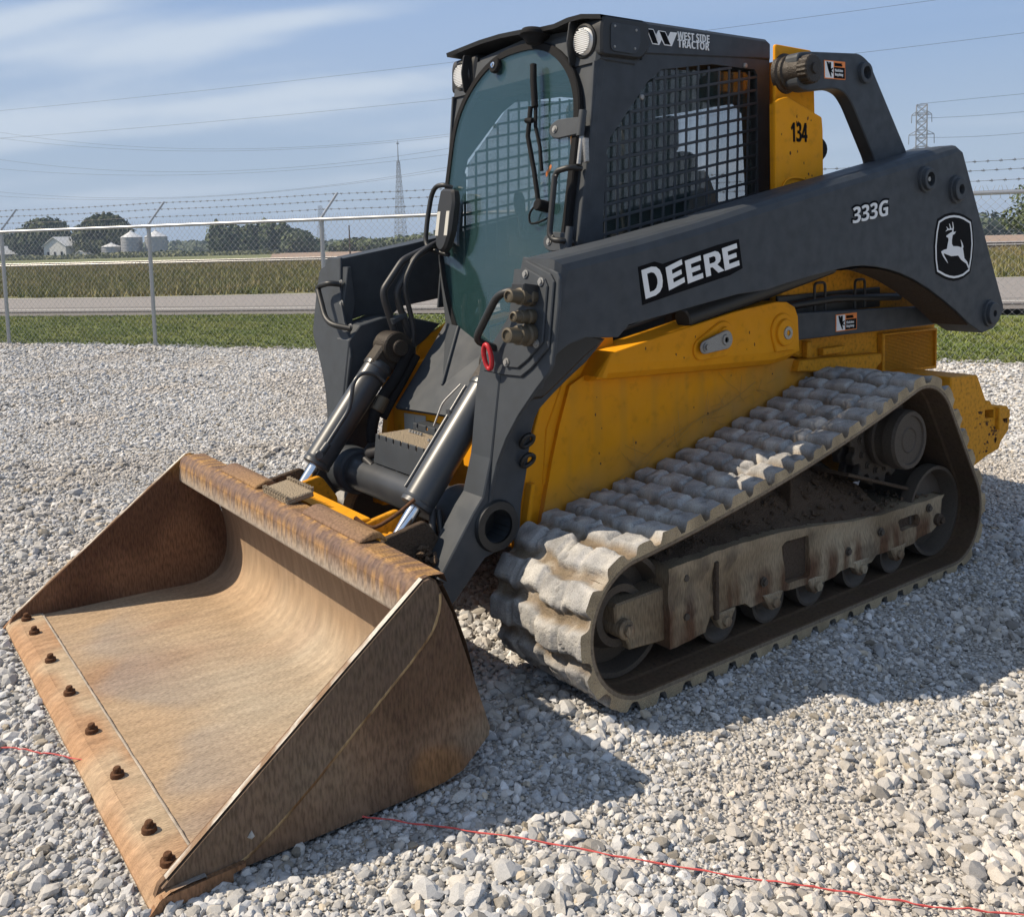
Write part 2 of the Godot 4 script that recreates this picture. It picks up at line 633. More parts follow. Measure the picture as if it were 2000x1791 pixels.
func letter_polys(ch: String) -> Array:
	match ch:
		"D": return [pts([0, 0, .46, 0, .66, .06, .80, .20, .86, .40, .86, .60, .80, .80, .66, .94, .46, 1, 0, 1]), [pts([.22, .18, .22, .82, .42, .82, .54, .76, .62, .62, .64, .5, .62, .38, .54, .24, .42, .18])]]
		"E": return [pts([0, 0, .72, 0, .72, .22, .24, .22, .24, .40, .64, .40, .64, .60, .24, .60, .24, .78, .72, .78, .72, 1, 0, 1]), []]
		"R": return [pts([0, 0, .23, 0, .23, .34, .34, .34, .58, 0, .88, 0, .58, .38, .72, .46, .78, .58, .78, .76, .70, .92, .56, 1, 0, 1]), [pts([.23, .52, .23, .80, .46, .80, .54, .74, .54, .58, .46, .52])]]
	return []

func flat_decal(called: String, outline: PackedVector2Array, holes: Array, z: float, thick: float, material: Material, parent: Node) -> MeshInstance3D:
	var st := begin()
	plate(st, outline, z - thick, z, 0.0002, 0.0002, holes)
	return obj(called, st, material, parent)

func mapped(p: PackedVector2Array, o: Vector2, ux: Vector2, uy: Vector2) -> PackedVector2Array:
	var r := PackedVector2Array()
	for q in p: r.append(o + ux * q.x + uy * q.y)
	return r

func warning_sticker(parent: Node, at: Vector2, z: float, w: float, h: float, tilt: float) -> void:
	var ux := Vector2(-cos(tilt), sin(tilt)) * w
	var uy := Vector2(sin(tilt), cos(tilt)) * h
	flat_decal("warning_sticker", mapped(pts([0, 0, 1, 0, 1, 1, 0, 1]), at, ux, uy), [], z, 0.001, M.orange_print, parent)
	flat_decal("sticker_print", mapped(pts([.03, .05, .43, .05, .43, .95, .03, .95]), at, ux, uy), [], z - 0.001, 0.001, M.white_print, parent)
	flat_decal("sticker_print", mapped(pts([.45, .05, .97, .05, .97, .66, .45, .66]), at, ux, uy), [], z - 0.001, 0.001, M.black_print, parent)
	flat_decal("sticker_print", mapped(pts([.10, .92, .18, .92, .26, .60, .33, .12, .28, .12, .16, .55]), at, ux, uy), [], z - 0.002, 0.001, M.black_print, parent)
	flat_decal("sticker_print", mapped(pts([.22, .90, .31, .90, .31, .55, .40, .62, .40, .55, .33, .45, .40, .36, .40, .30, .28, .38, .22, .55]), at, ux, uy), [], z - 0.002, 0.001, M.black_print, parent)
	var f := face_text(0)
	var a3 := Vector3(ux.x, ux.y, 0)
	var u3 := Vector3(uy.x, uy.y, 0)
	for row in [["WARNING", .71, .17, M.black_print], ["Pinch Area", .41, .15, M.white_print], ["Keep Away", .19, .15, M.white_print]]:
		words(row[0], f, h * row[2] * 1.35, 0.72 if row[0] != "WARNING" else 0.62, parent, Vector3(at.x, at.y, z - 0.0025) + a3 * 0.48 + u3 * (row[1] - .05), a3, u3, row[3])

func build_loader() -> void:
	var L := thing("track_loader", "grey and yellow compact track loader with its rusty bucket lowered on the gravel", "track loader")
	build_arms(L)
	build_cab(L)
	build_chassis(L)
	build_tracks(L)
	build_bucket(L)
	build_cylinders(L)

func build_arms(L: Node) -> void:
	# the long lift arms
	var top := [1.107, 1.384, .77, 1.437, .459, 1.493, .216, 1.545, -.09, 1.607, -.51, 1.685, -.81, 1.742, -1.10, 1.800, -1.185, 1.806, -1.222, 1.775]
	var low := [-1.608, 1.082, -1.618, 1.05, -1.545, .985, -1.52, .972, -1.423, .959, -1.307, 1.008, -1.190, 1.075, -1.081, 1.130, -.955, 1.188, -.838, 1.233, -.740, 1.262, -.65, 1.282, -.56, 1.296, -.477, 1.303, -.40, 1.303, -.332, 1.298, -.23, 1.288, -.131, 1.275, .029, 1.254, .12, 1.238, .283, 1.231, .475, 1.207, .663, 1.181, .817, 1.162, .864, 1.126, .93, 1.13, 1.0, 1.136, 1.07, 1.12, 1.115, 1.098, 1.148, 1.055]
	var bev := []
	for i in top.size() / 2: bev.append(0.044 if i < 8 else 0.03)
	bev[9] = 0.006
	for i in low.size() / 2: bev.append(0.004)
	var st := begin()
	plate(st, top + low, -.811, -.637, bev, 0.004, [], Transform3D(), 3)
	var arms := pair("loader_arm", st, M.paint_grey, [L, L])
	tag(arms[1], "loader arm on the machine's far side", "")
	# the underside of the rear arch is caked with dirt
	st = begin()
	var arch := [-1.30, 1.003, -1.190, 1.067, -1.081, 1.122, -.955, 1.180, -.838, 1.225, -.740, 1.254, -.65, 1.274, -.56, 1.288, -.477, 1.295, -.332, 1.290]
	for i in range(0, arch.size() - 2, 2):
		quad(st, Vector3(arch[i], arch[i + 1], -.806), Vector3(arch[i], arch[i + 1], -.642), Vector3(arch[i + 2], arch[i + 3], -.642), Vector3(arch[i + 2], arch[i + 3], -.806))
		quad(st, Vector3(arch[i], arch[i + 1] + .004, -.642), Vector3(arch[i], arch[i + 1] + .004, -.806), Vector3(arch[i + 2], arch[i + 3] + .004, -.806), Vector3(arch[i + 2], arch[i + 3] + .004, -.642))
	pair("dirt_film", st, M.muddy, arms)
	# dropped front legs, each with the end of the cross tube showing as a round opening
	st = begin()
	plate(st, [.717, 1.088, .86, 1.125, 1.0, 1.135, 1.11, 1.11, 1.165, 1.05, 1.19, .90, 1.215, .75, 1.25, .63, 1.285, .59, 1.425, .40, 1.412, .318, 1.385, .300, 1.35, .332, 1.246, .43, 1.144, .455, 1.115, .475, 1.103, .501, 1.095, .583, 1.07, .682, 1.046, .81, 1.03, .855, 1.008, .886, .946, .931, .88, .974, .80, 1.022], -.585, -.47, 0.004, 0.004, [circle(Vector2(1.2, .528), .055)])
	pair("arm_leg", st, M.paint_grey, arms)
	st = begin()
	lathe(st, Vector3(1.2, .528, -.598), Vector3(0, 0, 1), [Vector2(0, .055), Vector2(0, .080), Vector2(.012, .086), Vector2(.012, .055)], 28)
	lathe(st, Vector3(1.2, .528, -.50), Vector3(0, 0, -1), [Vector2(0, 0), Vector2(0, .055), Vector2(.09, .055)], 28)
	pair("pivot_sleeve", st, M.black_paint, arms)
	# rubber stop and the closed underside of the elbow
	st = begin()
	plate(st, [.76, 1.10, .86, 1.13, 1.0, 1.136, 1.115, 1.10, 1.150, 1.04, 1.165, .97, 1.12, .93, 1.04, .93, .95, .985, .86, 1.045], -.645, -.58, 0.01, 0.004)
	pair("elbow_web", st, M.black_paint, arms)
	st = begin()
	plate(st, [1.085, 1.35, 1.10, 1.35, 1.150, 1.06, 1.163, .985, 1.13, .985, 1.10, 1.06, 1.07, 1.2], -.755, -.58, .003, .003)
	pair("arm_nose", st, M.paint_grey, arms)
	# the forward-facing plate that widens towards the top
	var fx := Transform3D(Basis(Vector3(0, 0, -1), Vector3(-.158, .9874, 0), Vector3(.9874, .158, 0)), Vector3(1.107, 1.384, 0))
	var f := func(z: float, y: float) -> Vector2: return Vector2(z, (y - 1.384) / .9874)
	var outline := PackedVector2Array()
	for q in [[.637, 1.390], [.66, 1.388], [.815, 1.342], [.826, 1.325], [.834, 1.24], [.832, 1.07], [.82, 1.045], [.765, .985], [.695, .90], [.645, .82], [.61, .735], [.592, .65], [.588, .60], [.478, .60], [.466, .69], [.460, .82], [.455, .985], [.48, 1.06], [.54, 1.12], [.59, 1.20], [.615, 1.29]]:
		outline.append(f.call(q[0], q[1]))
	st = begin()
	plate(st, outline, -.014, .0, .003, .003, [], fx)
	var fronts := pair("front_plate", st, M.paint_grey, arms)
	# bolted hose panel on the near plate only
	var hexo := PackedVector2Array()
	for q in [[.662, 1.378], [.79, 1.338], [.812, 1.315], [.818, 1.118], [.745, 1.05], [.70, 1.02], [.60, 1.016], [.50, 1.02], [.53, 1.11], [.62, 1.22], [.645, 1.31]]: hexo.append(f.call(q[0], q[1]))
	st = begin()
	plate(st, hexo, .0005, .009, .002, .003, [], fx)
	var panel := obj("hose_panel", st, M.paint_grey, arms[0])
	var hexi := PackedVector2Array()
	for q in [[.672, 1.355], [.775, 1.322], [.792, 1.30], [.797, 1.132], [.735, 1.075], [.69, 1.045], [.63, 1.042], [.60, 1.06], [.635, 1.20], [.655, 1.30]]: hexi.append(f.call(q[0], q[1]))
	st = begin()
	plate(st, hexi, .009, .017, .002, .003, [], fx)
	obj("hose_panel", st, M.paint_grey, arms[0])
	var nrm := Vector3(.9874, .158, 0)
	var on := func(z: float, y: float, off := 0.0) -> Vector3: return Vector3(1.107 + .16 * (1.384 - y), y, z) + nrm * off
	for q in [[-.684, 1.334], [-.764, 1.312], [-.772, 1.126], [-.632, 1.058]]:
		st = begin()
		bolt(st, on.call(q[0], q[1], .018), nrm, .009, .008)
		obj("bolt", st, M.zinc, arms[0])
	st = begin()
	plate(st, [-.755, 1.245, -.755, 1.30, -.69, 1.30, -.69, 1.245], .017, .075, .002, .004, [], Transform3D(Basis(Vector3(0, 0, 1), Vector3(-.158, .9874, 0), -Vector3(-.9874, -.158, 0)), Vector3(1.107, 1.384, 0) - Vector3(-.158, .9874, 0) * 1.384))
	obj("coupler_hood", st, M.black_paint, arms[0])
	# three quick couplers
	for q in [[-.728, 1.266, .020, .105], [-.738, 1.205, .016, .085], [-.740, 1.150, .023, .105]]:
		st = begin()
		var a: Vector3 = on.call(q[0], q[1], .015)
		var r: float = q[2]
		var dir := Vector3(.94, .08, -.12).normalized()
		lathe(st, a, dir, [Vector2(0, 0), Vector2(0, r * 1.5), Vector2(.025, r * 1.5), Vector2(.03, r * 1.2), Vector2(.045, r * 1.2), Vector2(.047, r * 1.32), Vector2(.06, r * 1.32), Vector2(.062, r * 1.05), Vector2(q[3], r), Vector2(q[3] + .002, r * .72), Vector2(q[3] - .004, r * .66), Vector2(q[3] - .004, 0)], 18)
		obj("hose_coupler", st, M.brass_dirty, arms[0])
	# near grab handle with the red pull ring
	st = begin()
	tube(st, bent([on.call(-.70, 1.285, .0), on.call(-.685, 1.28, .065), on.call(-.625, 1.262, .075), on.call(-.528, 1.115, .075), on.call(-.548, 1.10, .02), on.call(-.55, 1.095, .0)], .035), .0125, 10)
	obj("grab_handle", st, M.black_paint, arms[0])
	st = begin()
	var ring := []
	for i in 21:
		var an := TAU * i / 20
		ring.append(on.call(-.566 + .020 * cos(an), 1.068 + .038 * sin(an), .045 + .012 * sin(an)))
	tube(st, ring, .008, 8, false)
	obj("pull_ring", st, M.dark_red, arms[0])
	st = begin()
	tube(st, bent([on.call(.605, 1.277, .0), on.call(.612, 1.277, .05), on.call(.69, 1.264, .055), on.call(.706, 1.25, .055), on.call(.606, 1.13, .055), on.call(.54, 1.105, .05), on.call(.47, 1.10, .0)], .035), .0125, 10)
	obj("grab_handle", st, M.black_paint, arms[1])
	for q in [[.600, 1.285], [.575, 1.20], [.475, 1.108]]:
		st = begin()
		bolt(st, on.call(q[0], q[1], .0), nrm, .008, .009)
		obj("bolt", st, M.zinc, arms[1])
	# lashing loops on the leg
	st = begin()
	for y in [.79, .725]:
		st = begin()
		var lp := []
		for i in 17:
			var an2 := TAU * i / 16
			lp.append(Vector3(1.085 + .024 * sin(an2) - .008, y + .022 * cos(an2) * (1.0 if i % 16 < 9 else .9), -.60 - .012 * cos(an2)))
		tube(st, lp, .008, 6, false)
		pair("lashing_loop", st, M.black_paint, arms)
	# pin bosses with dark bores
	for q in [[-.915, 1.651, .050, .030], [-1.165, 1.611, .055, .022], [-1.478, 1.046, .056, .016]]:
		st = begin()
		lathe(st, Vector3(q[0], q[1], -.806), Vector3(0, 0, -1), [Vector2(0, q[2] * 1.14), Vector2(.016, q[2] * 1.1), Vector2(.018, q[2] * .92), Vector2(.032, q[2] * .9), Vector2(.034, q[2] * .84), Vector2(.034, q[3]), Vector2(-.01, q[3]), Vector2(-.01, 0)], 26)
		pair("pin_boss", st, M.paint_grey, arms)
	st = begin()
	bolt(st, Vector3(-.915, 1.651, -.812), Vector3(0, 0, -1), .011, .02)
	pair("pin_bolt", st, M.steel, arms)
	st = begin()
	bolt(st, Vector3(-1.478, 1.046, -.812), Vector3(0, 0, -1), .009, .015)
	pair("pin_bolt", st, M.steel, arms)
	# upper links behind the cab
	st = begin()
	plate(st, rounded(pts([-.235, 2.138, -.30, 2.148, -.655, 2.172, -.722, 2.145, -1.02, 1.772, -1.02, 1.66, -.79, 1.66, -.768, 1.742, -.605, 1.962, -.555, 2.005, -.49, 2.02, -.30, 1.995, -.24, 2.01]), .03), -.672, -.612, .004, .004, [circle(Vector2(-.682, 2.095), .026, 16)])
	var links := pair("upper_link", st, M.paint_grey, [L, L])
	st = begin()
	lathe(st, Vector3(-.682, 2.095, -.665), Vector3(0, 0, -1), [Vector2(0, .046), Vector2(.022, .043), Vector2(.024, .038), Vector2(.024, .027), Vector2(-.05, .027)], 22)
	pair("pin_boss", st, M.paint_grey, links)
	st = begin()
	var gear := []
	for i in 40: gear.append(Vector2(-.285, 2.075) + Vector2(cos(TAU * i / 40), sin(TAU * i / 40)) * (.057 if i % 2 else .054))
	plate(st, PackedVector2Array(gear), -.715, -.668, .005, .004)
	lathe(st, Vector3(-.285, 2.075, -.572), Vector3(0, 0, -1), [Vector2(0, .082), Vector2(.014, .078), Vector2(.022, .070), Vector2(.034, .070), Vector2(.040, .062), Vector2(.06, .058), Vector2(.1, .056)], 28)
	lathe(st, Vector3(-.285, 2.075, -.715), Vector3(0, 0, -1), [Vector2(0, .022), Vector2(.008, .02), Vector2(.008, .0)], 18)
	pair("link_pin", st, M.greasy, links)
	warning_sticker(links[0], Vector2(-.408, 2.052), -.6725, .142, .072, .03)
	# lower links
	st = begin()
	plate(st, rounded(pts([-.16, 1.116, -.16, 1.002, -.34, .998, -1.42, .985, -1.47, 1.0, -1.47, 1.06, -1.42, 1.075, -.35, 1.112]), .012), -.585, -.545, .004, .004)
	var lower := pair("lower_link", st, M.paint_grey, [L, L])
	warning_sticker(lower[0], Vector2(-.622, 1.012), -.586, .155, .074, 0.0)
	# black lift cylinder between arm and body
	st = begin()
	cyl(st, Vector3(.30, 1.13, -.56), Vector3(-.62, 1.30, -.56), .040, 20, -1, .006)
	pair("lift_cylinder", st, M.black_paint, [L, L])
	st = begin()
	cyl(st, Vector3(.24, 1.035, -.50), Vector3(-.2, 1.215, -.50), .018, 12)
	pair("lift_hose", st, M.hose, [L, L])
	# name, model number and emblem on the near arm
	var arm: Node = arms[0]
	var ux := Vector2(-.357, .076)
	ux = Vector2(-(.743 - .278), 1.333 - 1.241) / 4.72
	var uyD := Vector2(.019, .094)
	var uy := Vector2(.0155, .0765)
	var o0 := Vector2(.743, 1.241)
	var back := []
	back.append_array([o0 + Vector2(.012, -.020), o0 + Vector2(.030, .108)])
	back.append_array([Vector2(.700, 1.362), Vector2(.670, 1.352), Vector2(.36, 1.416), Vector2(.352, 1.372), Vector2(.280, 1.428), Vector2(.258, 1.325), Vector2(.39, 1.288), Vector2(.62, 1.247), Vector2(.66, 1.238)])
	back = [Vector2(.757, 1.222), Vector2(.775, 1.346), Vector2(.700, 1.361), Vector2(.662, 1.352), Vector2(.395, 1.407), Vector2(.282, 1.425), Vector2(.262, 1.322), Vector2(.33, 1.300), Vector2(.63, 1.246), Vector2(.66, 1.240)]
	flat_decal("lettering_ground", PackedVector2Array(back), [], -.8112, .0012, M.black_print, arm)
	var pens := [["D", Vector2(.743, 1.241), Vector2(-.1, .021), Vector2(.0185, .094)], ["E", Vector2(.635, 1.263), Vector2(-.106, .0335), Vector2(.0155, .0765)], ["E", Vector2(.544, 1.281), Vector2(-.106, .0225), Vector2(.0145, .0770)], ["R", Vector2(.453, 1.299), Vector2(-.106, .0215), Vector2(.0145, .0755)], ["E", Vector2(.357, 1.317), Vector2(-.107, .0225), Vector2(.0160, .0775)]]
	for pen in pens:
		var lp2 := letter_polys(pen[0])
		var hs := []
		for h in lp2[1]: hs.append(mapped(h, pen[1], pen[2], pen[3]))
		flat_decal("lettering", mapped(lp2[0], pen[1], pen[2], pen[3]), hs, -.8126, .0012, M.white_print, arm)
	var bold := face_text(0)
	var heavy := face_text(1)
	var al := Vector3(-.265, .034, 0).normalized()
	var alu := Vector3(.03, .27, 0).normalized()
	words("333G", heavy, .088, 1.22, arm, Vector3(-.386, 1.447, -.8130), al, alu, M.black_print, .14)
	words("333G", bold, .086, 1.24, arm, Vector3(-.389, 1.448, -.8155), al, alu, M.white_print, .14)
	emblem(arm)

func emblem(arm: Node) -> void:
	var ring := pts([-1.027, 1.474, -1.077, 1.491, -1.115, 1.497, -1.152, 1.499, -1.195, 1.496, -1.235, 1.488, -1.295, 1.468, -1.308, 1.422, -1.315, 1.370, -1.308, 1.309, -1.291, 1.250, -1.239, 1.230, -1.20, 1.224, -1.161, 1.222, -1.12, 1.227, -1.085, 1.235, -1.021, 1.257, -1.007, 1.309, -1.003, 1.368, -1.011, 1.427])
	var outer := inset(ccw(ring), -.012)
	var inner := inset(ccw(ring), .009)
	flat_decal("emblem_ground", outer, [], -.8112, .001, M.black_print, arm)
	flat_decal("emblem_ring", ring, [inner], -.8122, .001, M.white_print, arm)
	var deer := pts([-1.050, 1.343, -1.074, 1.350, -1.098, 1.353, -1.102, 1.370, -1.110, 1.392, -1.107, 1.401, -1.091, 1.405, -1.092, 1.411, -1.125, 1.423, -1.139, 1.427, -1.140, 1.436, -1.128, 1.435, -1.112, 1.434, -1.103, 1.434, -1.085, 1.428, -1.088, 1.432, -1.099, 1.4385, -1.090, 1.450, -1.094, 1.449, -1.106, 1.4405, -1.122, 1.4405, -1.112, 1.4625, -1.117, 1.461, -1.131, 1.442, -1.138, 1.439, -1.1435, 1.446, -1.138, 1.470, -1.144, 1.468, -1.151, 1.446, -1.148, 1.427, -1.155, 1.4255, -1.170, 1.4275, -1.158, 1.416, -1.143, 1.413, -1.137, 1.390, -1.138, 1.373, -1.149, 1.3635, -1.187, 1.362, -1.219, 1.356, -1.2215, 1.364, -1.211, 1.391, -1.226, 1.376, -1.236, 1.360, -1.231, 1.351, -1.235, 1.341, -1.246, 1.307, -1.270, 1.292, -1.291, 1.263, -1.286, 1.255, -1.264, 1.282, -1.217, 1.302, -1.193, 1.321, -1.135, 1.320, -1.108, 1.326, -1.072, 1.335, -1.075, 1.326, -1.098, 1.304, -1.108, 1.290, -1.104, 1.292, -1.090, 1.302, -1.066, 1.322])
	flat_decal("emblem_stag", deer, [], -.8122, .001, M.white_print, arm)

# ------------------------------------------------------------------ cab
func build_cab(L: Node) -> void:
	var st := begin()
	# roof shell with its side bands
	plate(st, [.62, 2.065, .60, 2.19, .52, 2.222, .38, 2.232, -.32, 2.236, -.348, 2.222, -.348, 2.150, .385, 2.105, .43, 2.06], -.466, .466, .012, .012)
	var cab := obj("cab", st, M.paint_grey, L)
	# side panels with a large barred opening
	var hole := pts([.604, 1.30, .600, 1.50, .578, 1.745, .560, 1.80, .367, 2.012, .293, 2.064, .20, 2.078, .012, 2.108, -.245, 2.108, -.262, 2.09, -.268, 1.62, -.272, 1.30])
	st = begin()
	plate(st, [.628, 2.068, .395, 2.09, .38, 2.14, -.343, 2.152, -.343, 1.16, .74, 1.16, .722, 1.30, .695, 1.42], -.460, -.448, .002, .002, [hole])
	var sides := pair("side_panel", st, M.paint_grey, [cab, cab])
	st = begin()
	for i in 15:
		var x := .583 - .0605 * i
		var ytop := minf(2.10, 1.772 + (.585 - x) * 1.05)
		if x > .545: ytop = 1.74
		box(st, Vector3(x, (1.22 + ytop) * .5, -.4535), Vector3(.011, ytop - 1.22, .006), .0015, Basis(Vector3(0, 0, 1), .035))
	for j in 20:
		var yy := 1.14 + .0525 * j
		var xf := .598
		if yy - .18 * xf > 1.74: xf = (2.37 - yy) / .87
		var xr := -.268
		if yy + .18 * .268 > 2.105: xr = minf((yy - 2.105) / .18, xf)
		if xf - xr < .03: continue
		var mid := (xf + xr) * .5
		box(st, Vector3(mid, yy - .18 * mid, -.4545), Vector3((xf - xr) * 1.016, .011, .0056), .0015, Basis(Vector3(0, 0, 1), -.178))
	pair("window_guard", st, M.paint_grey, [cab, cab])
	st = begin()
	plate(st, [.604, 1.25, .570, 1.78, .36, 2.02, .29, 2.07, -.25, 2.10, -.26, 1.25], -.436, -.431, .0005, .0005)
	pair("side_window", st, M.side_glass, [cab, cab])
	for q in [[.399, 1.955], [-.185, 2.118]]:
		st = begin()
		lathe(st, Vector3(q[0], q[1], -.46), Vector3(0, 0, -1), [Vector2(0, .011), Vector2(.006, .010), Vector2(.008, .006), Vector2(.008, 0)], 12)
		pair("guard_bolt", st, M.zinc, [cab, cab])
	# door: a tall arched pane in a rubber frame
	var half := [[.12, 2.200], [.22, 2.165], [.30, 2.11], [.365, 2.04], [.405, 1.96], [.420, 1.88], [.424, 1.70], [.424, 1.45], [.40, 1.36], [.355, 1.27], [.285, 1.15], [.215, 1.06], [.14, 1.003], [.06, .984]]
	var door := PackedVector2Array()
	var dp := func(z: float, y: float) -> Vector2: return Vector2(z, y / .985)
	door.append(dp.call(0.0, 2.207))
	for q in half: door.append(dp.call(q[0], q[1]))
	door.append(dp.call(0.0, .980))
	for i in half.size(): door.append(dp.call(-half[half.size() - 1 - i][0], half[half.size() - 1 - i][1]))
	door = rounded(door, .05, 2)
	var dx := Transform3D(Basis(Vector3(0, 0, -1), Vector3(-.1724, .985, 0), Vector3(.985, .1724, 0)), Vector3(.985, 0, 0))
	# the plane x = 0.985 - 0.175 y; local x runs along -z
	st = begin()
	plate(st, inset(ccw(door), .028), .004, .010, .001, .001, [], dx)
	obj("door_glass", st, M.door_glass, cab)
	st = begin()
	plate(st, door, -.010, .014, .003, .005, [inset(ccw(door), .030)], dx)
	obj("door_frame", st, M.rubber, cab)
	var shell := PackedVector2Array()
	for q in [[.462, 2.09], [.462, 1.44], [.44, 1.36], [.40, 1.26], [.34, 1.12], [.32, 1.04], [.30, .94]]: shell.append(dp.call(q[0], q[1]))
	var sh2 := PackedVector2Array()
	for i in shell.size(): sh2.append(Vector2(-shell[shell.size() - 1 - i].x, shell[shell.size() - 1 - i].y))
	var crown := PackedVector2Array([dp.call(-.42, 2.20), dp.call(0.0, 2.235), dp.call(.42, 2.20)])
	st = begin()
	plate(st, shell + sh2 + crown, -.045, -.012, .003, .003, [inset(ccw(door), .022)], dx)
	obj("front_frame", st, M.paint_grey, cab)
	# visor: an overhanging hood with pods for the lamps
	st = begin()
	var lip := [[.462, .618, 2.252], [.40, .60, 2.262], [.24, .60, 2.268], [.10, .60, 2.266], [-.05, .612, 2.252], [-.16, .615, 2.238], [-.26, .615, 2.232], [-.33, .612, 2.240], [-.40, .605, 2.240], [-.478, .585, 2.226]]
	for i in lip.size() - 1:
		var a := Vector3(lip[i][1] + .03, lip[i][2], lip[i][0])
		var b := Vector3(lip[i + 1][1] + .03, lip[i + 1][2], lip[i + 1][0])
		var a2 := Vector3(.40, minf(a.y, 2.240), a.z)
		var b2 := Vector3(.40, minf(b.y, 2.240), b.z)
		var dn := Vector3(-.004, -.016, 0)
		quad(st, a, b, b2, a2)
		quad(st, b + dn, a + dn, a2 + dn, b2 + dn)
		quad(st, a + dn, b + dn, b, a)
	obj("visor", st, M.black_paint, cab)
	st = begin()
	plate(st, rounded(pts([.615, 2.085, .612, 2.19, .60, 2.226, .372, 2.226, .372, 2.13, .405, 2.095, .43, 2.085]), .02), -.482, -.30, .008, .01)
	var pods := pair("lamp_pod", st, M.black_paint, [cab, cab])
	tag(pods[0], "", "")
	st = begin()
	plate(st, rounded(pts([.572, 2.103, .570, 2.202, .425, 2.200, .425, 2.135, .452, 2.10]), .02), -.486, -.482, .001, .001)
	pair("pod_cover", st, M.paint_grey, [cab, cab])
	for q in [[.552, 2.190], [.447, 2.186], [.555, 2.118], [.455, 2.120]]:
		st = begin()
		lathe(st, Vector3(q[0], q[1], -.486), Vector3(0, 0, -1), [Vector2(0, .005), Vector2(.003, .0045), Vector2(.004, 0)], 8)
		pair("cover_screw", st, M.zinc, [cab, cab])
	# work lamps: ribbed lens in a dark bezel
	st = begin()
	lathe(st, Vector3(.600, 2.147, -.394), Vector3(1, -.04, 0), [Vector2(0, .062), Vector2(.018, .062), Vector2(.024, .056), Vector2(.016, .051), Vector2(.012, .0)], 28)
	pair("lamp_bezel", st, M.black_paint, [cab, cab])
	st = begin()
	lathe(st, Vector3(.613, 2.147, -.394), Vector3(1, -.04, 0), [Vector2(0, .051), Vector2(.006, .048), Vector2(.012, .036), Vector2(.016, .02), Vector2(.017, 0)], 28, false)
	for i in 13:
		var yy2 := 2.147 - .042 + .007 * i
		var hw := sqrt(maxf(.0001, .044 * .044 - (yy2 - 2.147) * (yy2 - 2.147)))
		box(st, Vector3(.629, yy2, -.394), Vector3(.006, .004, hw * 2.0), .0015)
	pair("headlight", st, M.lamp_lens, [cab, cab])
	st = begin()
	plate(st, rounded(pts([.60, 2.06, .645, 2.07, .655, 2.15, .64, 2.225, .60, 2.225]), .01), -.346, -.338, .002, .002)
	pair("lamp_cheek", st, M.black_paint, [cab, cab])
	# dome under the visor and the round stop on the glass
	st = begin()
	lathe(st, Vector3(.63, 2.235, -.13), Vector3(.15, -1, 0), [Vector2(0, .05), Vector2(.012, .058), Vector2(.022, .058), Vector2(.03, .045), Vector2(.05, .03), Vector2(.055, 0)], 22)
	obj("dome_lamp", st, M.rubber, cab)
	var nd := Vector3(.985, .1724, 0)
	var ond := func(z: float, y: float, off := .012) -> Vector3: return Vector3(.985 - .175 * y, y, z) + nd * off
	st = begin()
	cyl(st, ond.call(.130, 2.143), ond.call(.130, 2.143, .032), .031, 20, -1, .004)
	obj("door_stop", st, M.rubber, cab)
	st = begin()
	bolt(st, ond.call(.130, 2.143, .033), nd, .008, .008)
	obj("bolt", st, M.chrome, cab)
	# wiper
	st = begin()
	tube(st, [ond.call(-.150, 2.095, .04), ond.call(-.165, 2.03, .042), ond.call(-.190, 1.93, .04)], .013, 8)
	tube(st, [ond.call(-.186, 1.945, .035), ond.call(-.20, 1.86, .035), ond.call(-.235, 1.78, .03), ond.call(-.262, 1.69, .03)], .007, 6)
	tube(st, [ond.call(-.176, 1.93, .05), ond.call(-.180, 1.82, .05), ond.call(-.235, 1.69, .045), ond.call(-.275, 1.575, .04)], .009, 8)
	tube(st, [ond.call(-.165, 1.88, .055), ond.call(-.205, 1.875, .055)], .010, 8)
	cyl(st, ond.call(-.292, 1.56, .0), ond.call(-.292, 1.56, .06), .022, 16, -1, .004)
	obj("wiper", st, M.rubber, cab)
	st = begin()
	tube(st, smooth_line([ond.call(-.275, 1.575, .03), ond.call(-.245, 1.555, .035), ond.call(-.225, 1.53, .035), ond.call(-.23, 1.50, .03), ond.call(-.265, 1.50, .025), ond.call(-.315, 1.515, .02)]), .004, 6)
	obj("washer_hose", st, M.rubber, cab)
	# hinges
	for q in [[1.838, .055], [1.43, .05]]:
		st = begin()
		var hz := -.29 if q[0] > 1.6 else -.33
		var hp := PackedVector2Array()
		for p in [[-hz, -.028], [-hz + .03, -.036], [.45, -.030], [.45, .030], [-hz + .02, .036], [-hz - .02, .018], [-hz - .022, -.008]]: hp.append(Vector2(p[0], (q[0] + p[1]) / .985))
		plate(st, rounded(hp, .015, 2), .014, .024, .002, .003, [], dx)
		cyl(st, ond.call(-.452, q[0] - .04, .025), ond.call(-.452, q[0] + .05, .025), .014, 14)
		obj("door_hinge", st, M.paint_grey, cab)
		st = begin()
		bolt(st, ond.call(hz - .015, q[0], .025), nd, .009, .007)
		obj("bolt", st, M.zinc, cab)
	st = begin()
	tube(st, [ond.call(-.455, 1.80, .02), ond.call(-.456, 1.70, .02)], .009, 10)
	box(st, ond.call(-.468, 1.75, .008), Vector3(.02, .085, .026), .004)
	obj("gas_strut", st, M.steel, cab)
	st = begin()
	tube(st, bent([ond.call(-.447, 1.69, .0), ond.call(-.447, 1.685, .05), ond.call(-.395, 1.672, .065), ond.call(-.385, 1.65, .065), ond.call(-.392, 1.45, .065), ond.call(-.41, 1.43, .06), ond.call(-.447, 1.428, .05), ond.call(-.447, 1.428, .0)], .025), .011, 10)
	obj("door_handle", st, M.black_paint, cab)
	# mirror in its hoop on the far side
	st = begin()
